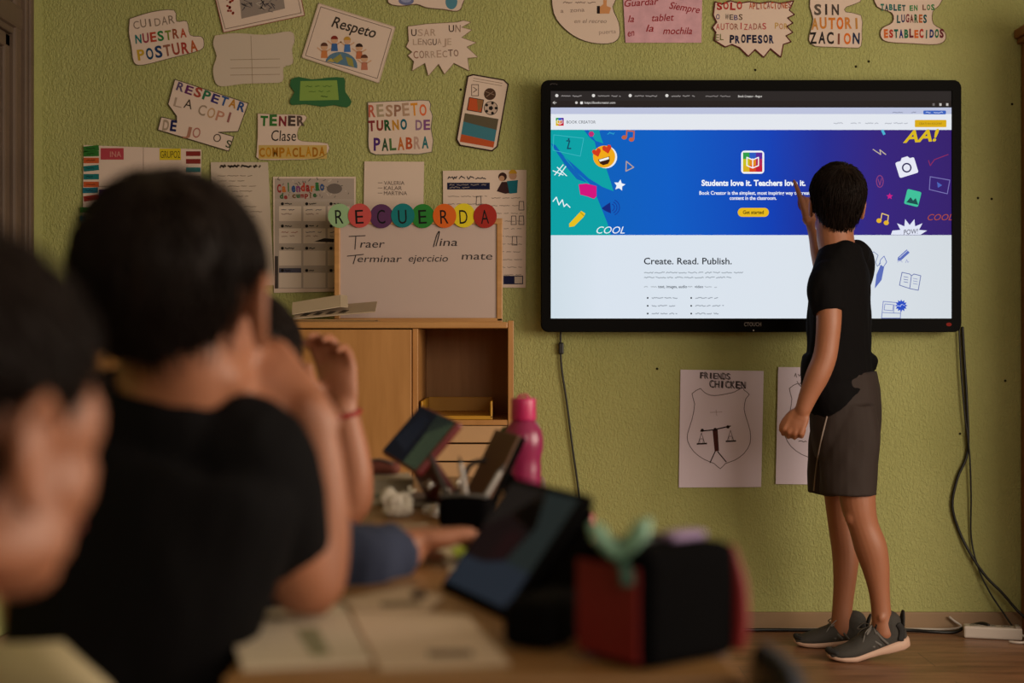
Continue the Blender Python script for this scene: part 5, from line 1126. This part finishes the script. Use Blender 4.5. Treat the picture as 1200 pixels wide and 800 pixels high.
tablet('large dark tablet tilted in a black case at the front of the nearest desk', a, b, c, CASE_B, [
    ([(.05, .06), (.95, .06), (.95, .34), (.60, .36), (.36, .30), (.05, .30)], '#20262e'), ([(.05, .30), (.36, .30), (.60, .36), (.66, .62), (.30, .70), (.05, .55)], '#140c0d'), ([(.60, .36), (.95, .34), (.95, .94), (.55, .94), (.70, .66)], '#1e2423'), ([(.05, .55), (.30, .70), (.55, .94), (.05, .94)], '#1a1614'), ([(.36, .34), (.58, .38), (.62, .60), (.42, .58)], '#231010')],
    [tl*.5+c*.5+(a-tl)*.12+Vector((.0, .002, 0))-(c-tl)*.42, c+(a-tl)*.12-(c-tl)*.06+Vector((.006, 0, 0)), Vector((c.x-.010, c.y-.055, ZD+.004)), Vector((c.x-.02, c.y+.13, ZD+.004))], (.03, -3.33, ZD))
# side gusset of the cover that props it up, and the black block of the folded case
tb_ = [o for o in C.objects if o.name == 'tablet'][0]; n_ = (b-a).cross(c-b).normalized(); back = -n_*.0155
tri = [b+back+Vector((0, 0, .002)), b+(c-b)*.94+back, Vector((c.x-.012, c.y-.075, ZD+.0015))]
m = MB(); m.slab(tri, (a-b), .012, CASE_B); m.build('cover_gusset', tb_)
m = MB(); M = Matrix.Translation(V3(.036, 1.375, ZD+.001)) @ Matrix.Rotation(R(-28), 4, 'Z'); m.box((-.028, -.05, 0), (.028, .05, .045), CASE_B, .012, M, 3); tag(m.build('case_block'), 'black padded case folded behind the large dark tablet', 'case')
a, b, c = PX(446, 529, 2.54), PX(487, 554, 2.36), PX(538, 494, 2.378); tl = a+(c-b); RED = mat('red_tablet_case', '#6a1a1c', .5)
tablet('tablet in a red case with a painted green reflection streak, farthest on the desks', a, b, c, RED, [([(.03, .04), (.97, .04), (.97, .96), (.03, .96)], '#101116'), ([(.62, .04), (.97, .04), (.97, .96), (.52, .96), (.60, .5)], '#363e2c'), ([(.1, .3), (.5, .2), (.45, .8), (.2, .9)], '#181a20')],  # green strip: a reflection painted as glowing colour on the glass
    [a+(tl-a)*.3, b+(c-b)*.3, Vector((b.x+.085, b.y+.02, ZD+.001)), Vector((a.x+.085, a.y+.02, ZD+.001))], (-.12, -2.42, ZD))
a, b, c = PX(531, 566, 2.40), PX(549, 573, 2.36), PX(585, 497, 2.42); BRN = mat('brown_leather', '#54361f', .55, bump=(200, .2, .001))
t = thing('tablet', 'brown backed tablet cover seen nearly edge on, leaning beside the pink bottle', 'tablet', (-.07, -2.5, ZD))
a, b, c = V3(-.093, 2.46, ZD+.004), V3(-.054, 2.30, ZD+.004), V3(.004, 2.34, ZD+.138)
m = MB(); M, w_, h = quad_slab(m, a, b, c, .006, BRN, .002); m.build('cover', t)
m = MB(); m.box((0, 0, -.016), (w_, h, -.0065), CASE_B, .003, M); m.build('tablet_body', t)
tl = a+(c-b); mid = (b+c)/2; m = MB(); q0 = b+(c-b)*.55+Vector((.012, 0, -.002)); q1 = a+(tl-a)*.55+Vector((.012, 0, -.002))
m.slab([q0, q1, Vector((q1.x+.055, q1.y, ZD+.002)), Vector((q0.x+.055, q0.y, ZD+.002))], (1, 0, .6), .007, CASE_B); m.build('stand_flap', t)
# pink bottle
PINK = mat('pink_plastic', '#b5255c', .35, spec=.5, sss=.15); PINK_T = mat('translucent_pink', '#a82c62', .28, trans=.45)
t = thing('water_bottle', 'bright pink plastic water bottle standing on the farthest desk', 'bottle', (.022, 2.70-4.9, ZD+.0005)); c0 = (.022, 2.70-4.9, ZD+.0005)
m = MB(); m.lathe([(0, 0), (.026, 0), (.031, .004), (.033, .02), (.0335, .05), (.0325, .062), (.034, .074), (.037, .085), (.0375, .105), (.034, .122), (.026, .134), (.0215, .139), (.0205, .142), (0, .142)], PINK_T, c0, 36); m.build('bottle_body', t)
m = MB(); m.lathe([(0, .1405), (.0235, .1405), (.0242, .143), (.0232, .170), (.0235, .178), (.022, .182), (.006, .183), (0, .183)], PINK, c0, 32); m.build('cap', t)
m = MB(); m.tube([Vector((c0[0]+x, c0[1], c0[2]+z)) for x, z in ((-.010, .183), (-.008, .187), (.006, .1875), (.009, .183))], [.0022]*4, PINK, (0, 1, 0), 8, 4); m.build('loop', t)
# green folder leaning behind the bottle
m = MB(); m.slab([V3(-.075, 2.83, ZD+.001), V3(.0, 2.78, ZD+.001), V3(.01, 2.79, ZD+.13), V3(-.02, 2.81, ZD+.12)], (.5, 1, 0), .006, mat('green_folder', '#2c4a22', .6))
m.slab([V3(-.075, 2.83, ZD+.001), V3(.0, 2.78, ZD+.001), V3(.03, 2.86, ZD+.001), V3(-.04, 2.90, ZD+.001)], (0, 0, 1), .005, mat('green_folder', '#2c4a22', .6)); tag(m.build('folder'), 'dark green folder standing half open behind the pink bottle', 'folder')
# black pouch, its clutter, tissue, books
m = MB(); M = Matrix.Translation(DP(545, 622, ZD)+Vector((0, .02, .0005))) @ Matrix.Rotation(R(-8), 4, 'Z'); BP = mat('black_nylon', '#060506', .9, spec=.04, bump=(120, .3, .003))
t = thing('pencil_pouch', 'black pencil pouch lying open before the leaning tablets', 'pencil pouch', DP(545, 622, ZD)); m.box((-.04, -.025, 0), (.04, .03, .052), BP, .014, M, 4); m.build('pouch_body', t)
m = MB(); m.tube([M @ Vector(p) for p in ((-.036, -.02, .052), (0, -.024, .055), (.036, -.02, .052))], [.0028]*3, STEEL, UP, 8, 4); m.build('zipper', t)
def pen_(label, p0, p1, r, col, tip='#1c1a18', name='pen', cat='pen'):
    t = thing(name, label, cat, Vector(p0)); p0, p1 = Vector(p0), Vector(p1); e = p0+(p1-p0)*.84
    m = MB(); m.tube([p0, e], [r, r], mat('pen_'+col.lstrip('#'), col, .35), n=10, sub=1); m.build('barrel', t)
    m = MB(); m.tube([e, p1], [r, r*.25], mat('pen_'+tip.lstrip('#'), tip, .4), n=10, sub=1); m.build('tip', t)
pb = M @ Vector((0, 0, .052))
for dx, dy, ex, ey, ez, col, lb in ((-.02, .006, -.06, .05, .062, '#2c2826', 'dark pen sticking up left out of the black pouch'), (.004, .010, -.012, .06, .055, '#b0a8a4', 'silver pen sticking up out of the middle of the black pouch'), (.02, .004, .06, .03, .045, '#8f8a86', 'grey pen slanting right out of the black pouch')):
    pen_(lb, pb+Vector((dx, dy, -.02)), pb+Vector((ex, ey, ez)), .0042, col)
CRM = mat('chrome', '#b8b2ac', .18, 1)
t = thing('keyring', 'cluster of silver charms and a red strap dangling beside the red cased tablet', 'keyring', V3(-.10, 2.33, ZD)); m = MB(); rg = random.Random(5)
for i in range(12):
    p = V3(-.105+rg.uniform(-.03, .03), 2.295+rg.uniform(-.02, .02), ZD+.012+rg.uniform(0, .05)*(1 if i % 2 else .2)); ax = [Vector((rg.gauss(0, 1), rg.gauss(0, 1), rg.gauss(0, 1))).normalized()]; b2 = ax[0].cross(UP).normalized(); b3 = ax[0].cross(b2)
    m.ell(p, (.010, .0035, .007), CRM, (ax[0], b2, b3), 12)
    m.tube([p+(b2*math.cos(q)+b3*math.sin(q))*.009 for q in [2*math.pi*j/10 for j in range(11)]], [.0014]*11, CRM, ax[0], 6, 1)
m.build('charm', t)
m = MB(); m.tube([V3(-.11, 2.33, ZD+.02), V3(-.085, 2.34, ZD+.05), V3(-.07, 2.35, ZD+.085), V3(-.045, 2.35, ZD+.094)], [.0045]*4, mat('dark_strap', '#1c1414', .7), n=8); m.build('strap', t)
TIS = mat('white_tissue', '#c9bfb0', .9); S = Soup(); c_ = DP(466, 606, ZD)
t = thing('tissue', 'scrunched white tissue lying on the middle desk', 'tissue', c_)
for i in range(9): S.ell(c_+Vector((rg.uniform(-.018, .018), rg.uniform(-.015, .015), .012+rg.uniform(0, .028))), (rg.uniform(.006, .016), rg.uniform(.005, .014), rg.uniform(.008, .016)), None, 10)
S.ell(c_+Vector((0, 0, .012)), (.026, .018, .012)); o = S.fuse('crumple', .003, 1, TIS, t, folds(120, .003, 3, (1, 1, 1)))
z = ZD+.0005
for px_, py_, w_, l_, h, col, rot, lb in ((478, 592, .10, .15, .010, '#3c2220', 4, 'dark red book at the bottom of the stack beside the black pouch'), (445, 590, .10, .16, .014, '#a89c88', -6, 'thick pale book under the raised forearm'),):
    t = thing('book', lb, 'book', DP(px_, py_, z)); M = Matrix.Translation(DP(px_, py_, z)+Vector((0, .05, 0))) @ Matrix.Rotation(R(rot), 4, 'Z')
    m = MB(); m.box((-w_/2, -l_/2, 0), (w_/2, l_/2, .0022), mat('cover_'+col.lstrip('#'), col, .5), .0005, M); m.box((-w_/2, -l_/2, h-.0022), (w_/2, l_/2, h), mat('cover_'+col.lstrip('#'), col, .5), .0005, M); m.box((-w_/2, -l_/2, .002), (-w_/2+.002, l_/2, h-.002), mat('cover_'+col.lstrip('#'), col, .5), 0, M); m.build('cover', t)
    m = MB(); m.box((-w_/2+.002, -l_/2+.003, .0023), (w_/2-.003, l_/2-.003, h-.0023), mat('page_block', '#b3a690', .9), 0, M); m.build('pages', t)
zz = ZD+.0150; bx = DP(445, 590, ZD+.0005)
for i, (col, h, lb) in enumerate((('#3d5a44', .004, 'thin green booklet on the thick pale book'), ('#b5a892', .012, 'cream book on the thin green booklet'), ('#aa9c86', .012, 'topmost pale book of the stack below the red cased tablet'))):
    t = thing('book', lb, 'book', (bx.x, bx.y+.06, zz)); M = Matrix.Translation((bx.x+.004*i, bx.y+.055, zz)) @ Matrix.Rotation(R(-4+6*i), 4, 'Z')
    m = MB(); m.box((-.045, -.065, 0), (.045, .065, h*.2), mat('cover_'+col.lstrip('#'), col, .5), 0, M); m.box((-.045, -.065, h*.8), (.045, .065, h), mat('cover_'+col.lstrip('#'), col, .5), 0, M); m.build('cover', t)
    m = MB(); m.box((-.044, -.064, h*.2), (.044, .064, h*.8), mat('page_block', '#b3a690', .9), 0, M); m.build('pages', t); zz += h+.0006
m = MB(); p = Vector((bx.x-.01, bx.y+.07, zz)); S = Soup(); t = thing('pouch', 'small reddish brown pouch on the books left of the red cased tablet', 'pouch', p)
S.tube([p+Vector((-.03, 0, .014)), p+Vector((0, .004, .016)), p+Vector((.03, 0, .013))], [(.016, .012), (.02, .015), (.016, .012)], (0, 1, 0)); S.fuse('pouch_body', .003, 2, mat('reddish_brown_cloth', '#6a3226', .8), t)
m = MB(); m.tube([p+Vector((-.028, -.012, .022)), p+Vector((0, -.012, .030)), p+Vector((.028, -.012, .022))], [.0018]*3, STEEL, n=6); m.build('zipper', t)
m = MB(); q = [DP(x, y, ZD+.0006) for x, y in ((512, 646), (556, 630), (572, 652), (526, 668))]; m.slab(q, (0, 0, 1), .0015, mat('sheet_cream', '#c0b090', .8)); q = [DP(x, y, ZD+.0021) for x, y in ((528, 643), (550, 636), (556, 648), (536, 655))]; m.slab(q, (0, 0, 1), .0003, ink('#9aa83c')); tag(m.build('card'), 'cream card with a lime green patch beside the pupil\'s resting hand', 'card')
paper('worksheet', [(430, 622), (500, 612), (512, 634), (440, 646)], ZD+.0006, 'pale worksheet under the resting hand on the middle desk', '#b09c84')
# stick with pink cap, right of the tablet
t = thing('glue_stick', 'small pink capped tan stick standing right of the large dark tablet', 'stick', V3(.0985, 1.885, ZD+.0005)); c0 = V3(.0985, 1.885, ZD+.0005)
m = MB(); m.lathe([(0, 0), (.011, 0), (.012, .002), (.012, .035), (0, .035)], mat('tan_plastic', '#a87a4a', .4), c0, 20); m.build('barrel', t)
m = MB(); m.lathe([(0, .035), (.0122, .035), (.0122, .058), (.010, .062), (0, .063)], mat('coral_pink', '#d0706a', .4), c0, 20); m.build('cap', t)
# red and black pencil case with a mint bow
cz_ = V3(.117, 1.236, ZD+.001); t = thing('pencil_case', 'boxy black and red pencil case standing at the right end of the nearest desk', 'pencil case', cz_)
M = Matrix.Translation(cz_) @ Matrix.Rotation(R(38), 4, 'Z'); REDC = mat('red_nylon', '#7c0c10', .6, bump=(160, .2, .002))
m = MB(); m.box((0, 0, 0), (.118, .100, .106), BP, .014, M, 4); m.build('case_body', t)
m = MB(); m.box((-.0022, .010, .006), (.004, .092, .090), REDC, .002, M); m.build('side_panel', t)
m = MB(); m.tube([M @ Vector(p) for p in ((.118, .004, .010), (.1205, .004, .03), (.1205, .005, .065), (.114, .008, .098))], [(.006, .009), (.0075, .011), (.007, .010), (.004, .006)], REDC, n=12); m.build('red_piping', t)
m = MB(); m.tube([M @ Vector(p) for p in ((.006, .05, .1055), (.05, .05, .107), (.110, .05, .1055))], [.003]*3, STEEL, n=8); z_p = m.build('zipper', t)
m = MB(); m.box((.02, .042, .1065), (.045, .056, .1095), STEEL, .001, M); m.build('zip_pull', z_p)
MINT = mat('mint_satin', '#7fa890', .4, spec=.5); MINT_D = mat('dark_green_cloth', '#1f4a3a', .6)
p = V3(.0935, 1.252, ZD+.100); t = thing('bow', 'mint green fabric bow resting on top of the black and red pencil case', 'bow', p)
for g, tl_ in ((-1, (-.018, -.006, .022)), (1, (.020, -.006, .025))):
    S = Soup(); q = Vector(tl_); S.tube([p, p+q*.45, p+q*1.0, p+q*1.25], [(.005, .005), (.011, .007), (.013, .008), (.005, .005)], (0, 1, .3), 14, 5); S.fuse('loop', .002, 1, MINT, t, folds(150, .0012, 2, (1, 1, 1)))
m = MB(); m.ell(p+Vector((0, 0, .002)), (.007, .006, .007), MINT_D); m.build('knot', t)
m = MB(); m.tube([p, p+Vector((.006, -.006, -.010)), p+Vector((.008, -.008, -.022))], [(.003, .002), (.006, .002), (.007, .002)], MINT_D, (1, 0, 0), 10, 4); m.build('tail', t)
m = MB(); M2 = Matrix.Translation(V3(.158, 1.315, ZD+.1072)) @ Matrix.Rotation(R(38), 4, 'Z'); m.box((-.022, -.01, 0), (.022, .01, .008), mat('lilac_rubber', '#8a6f96', .6), .003, M2); tag(m.build('eraser'), 'lilac eraser lying on the pencil case behind the mint bow', 'eraser')
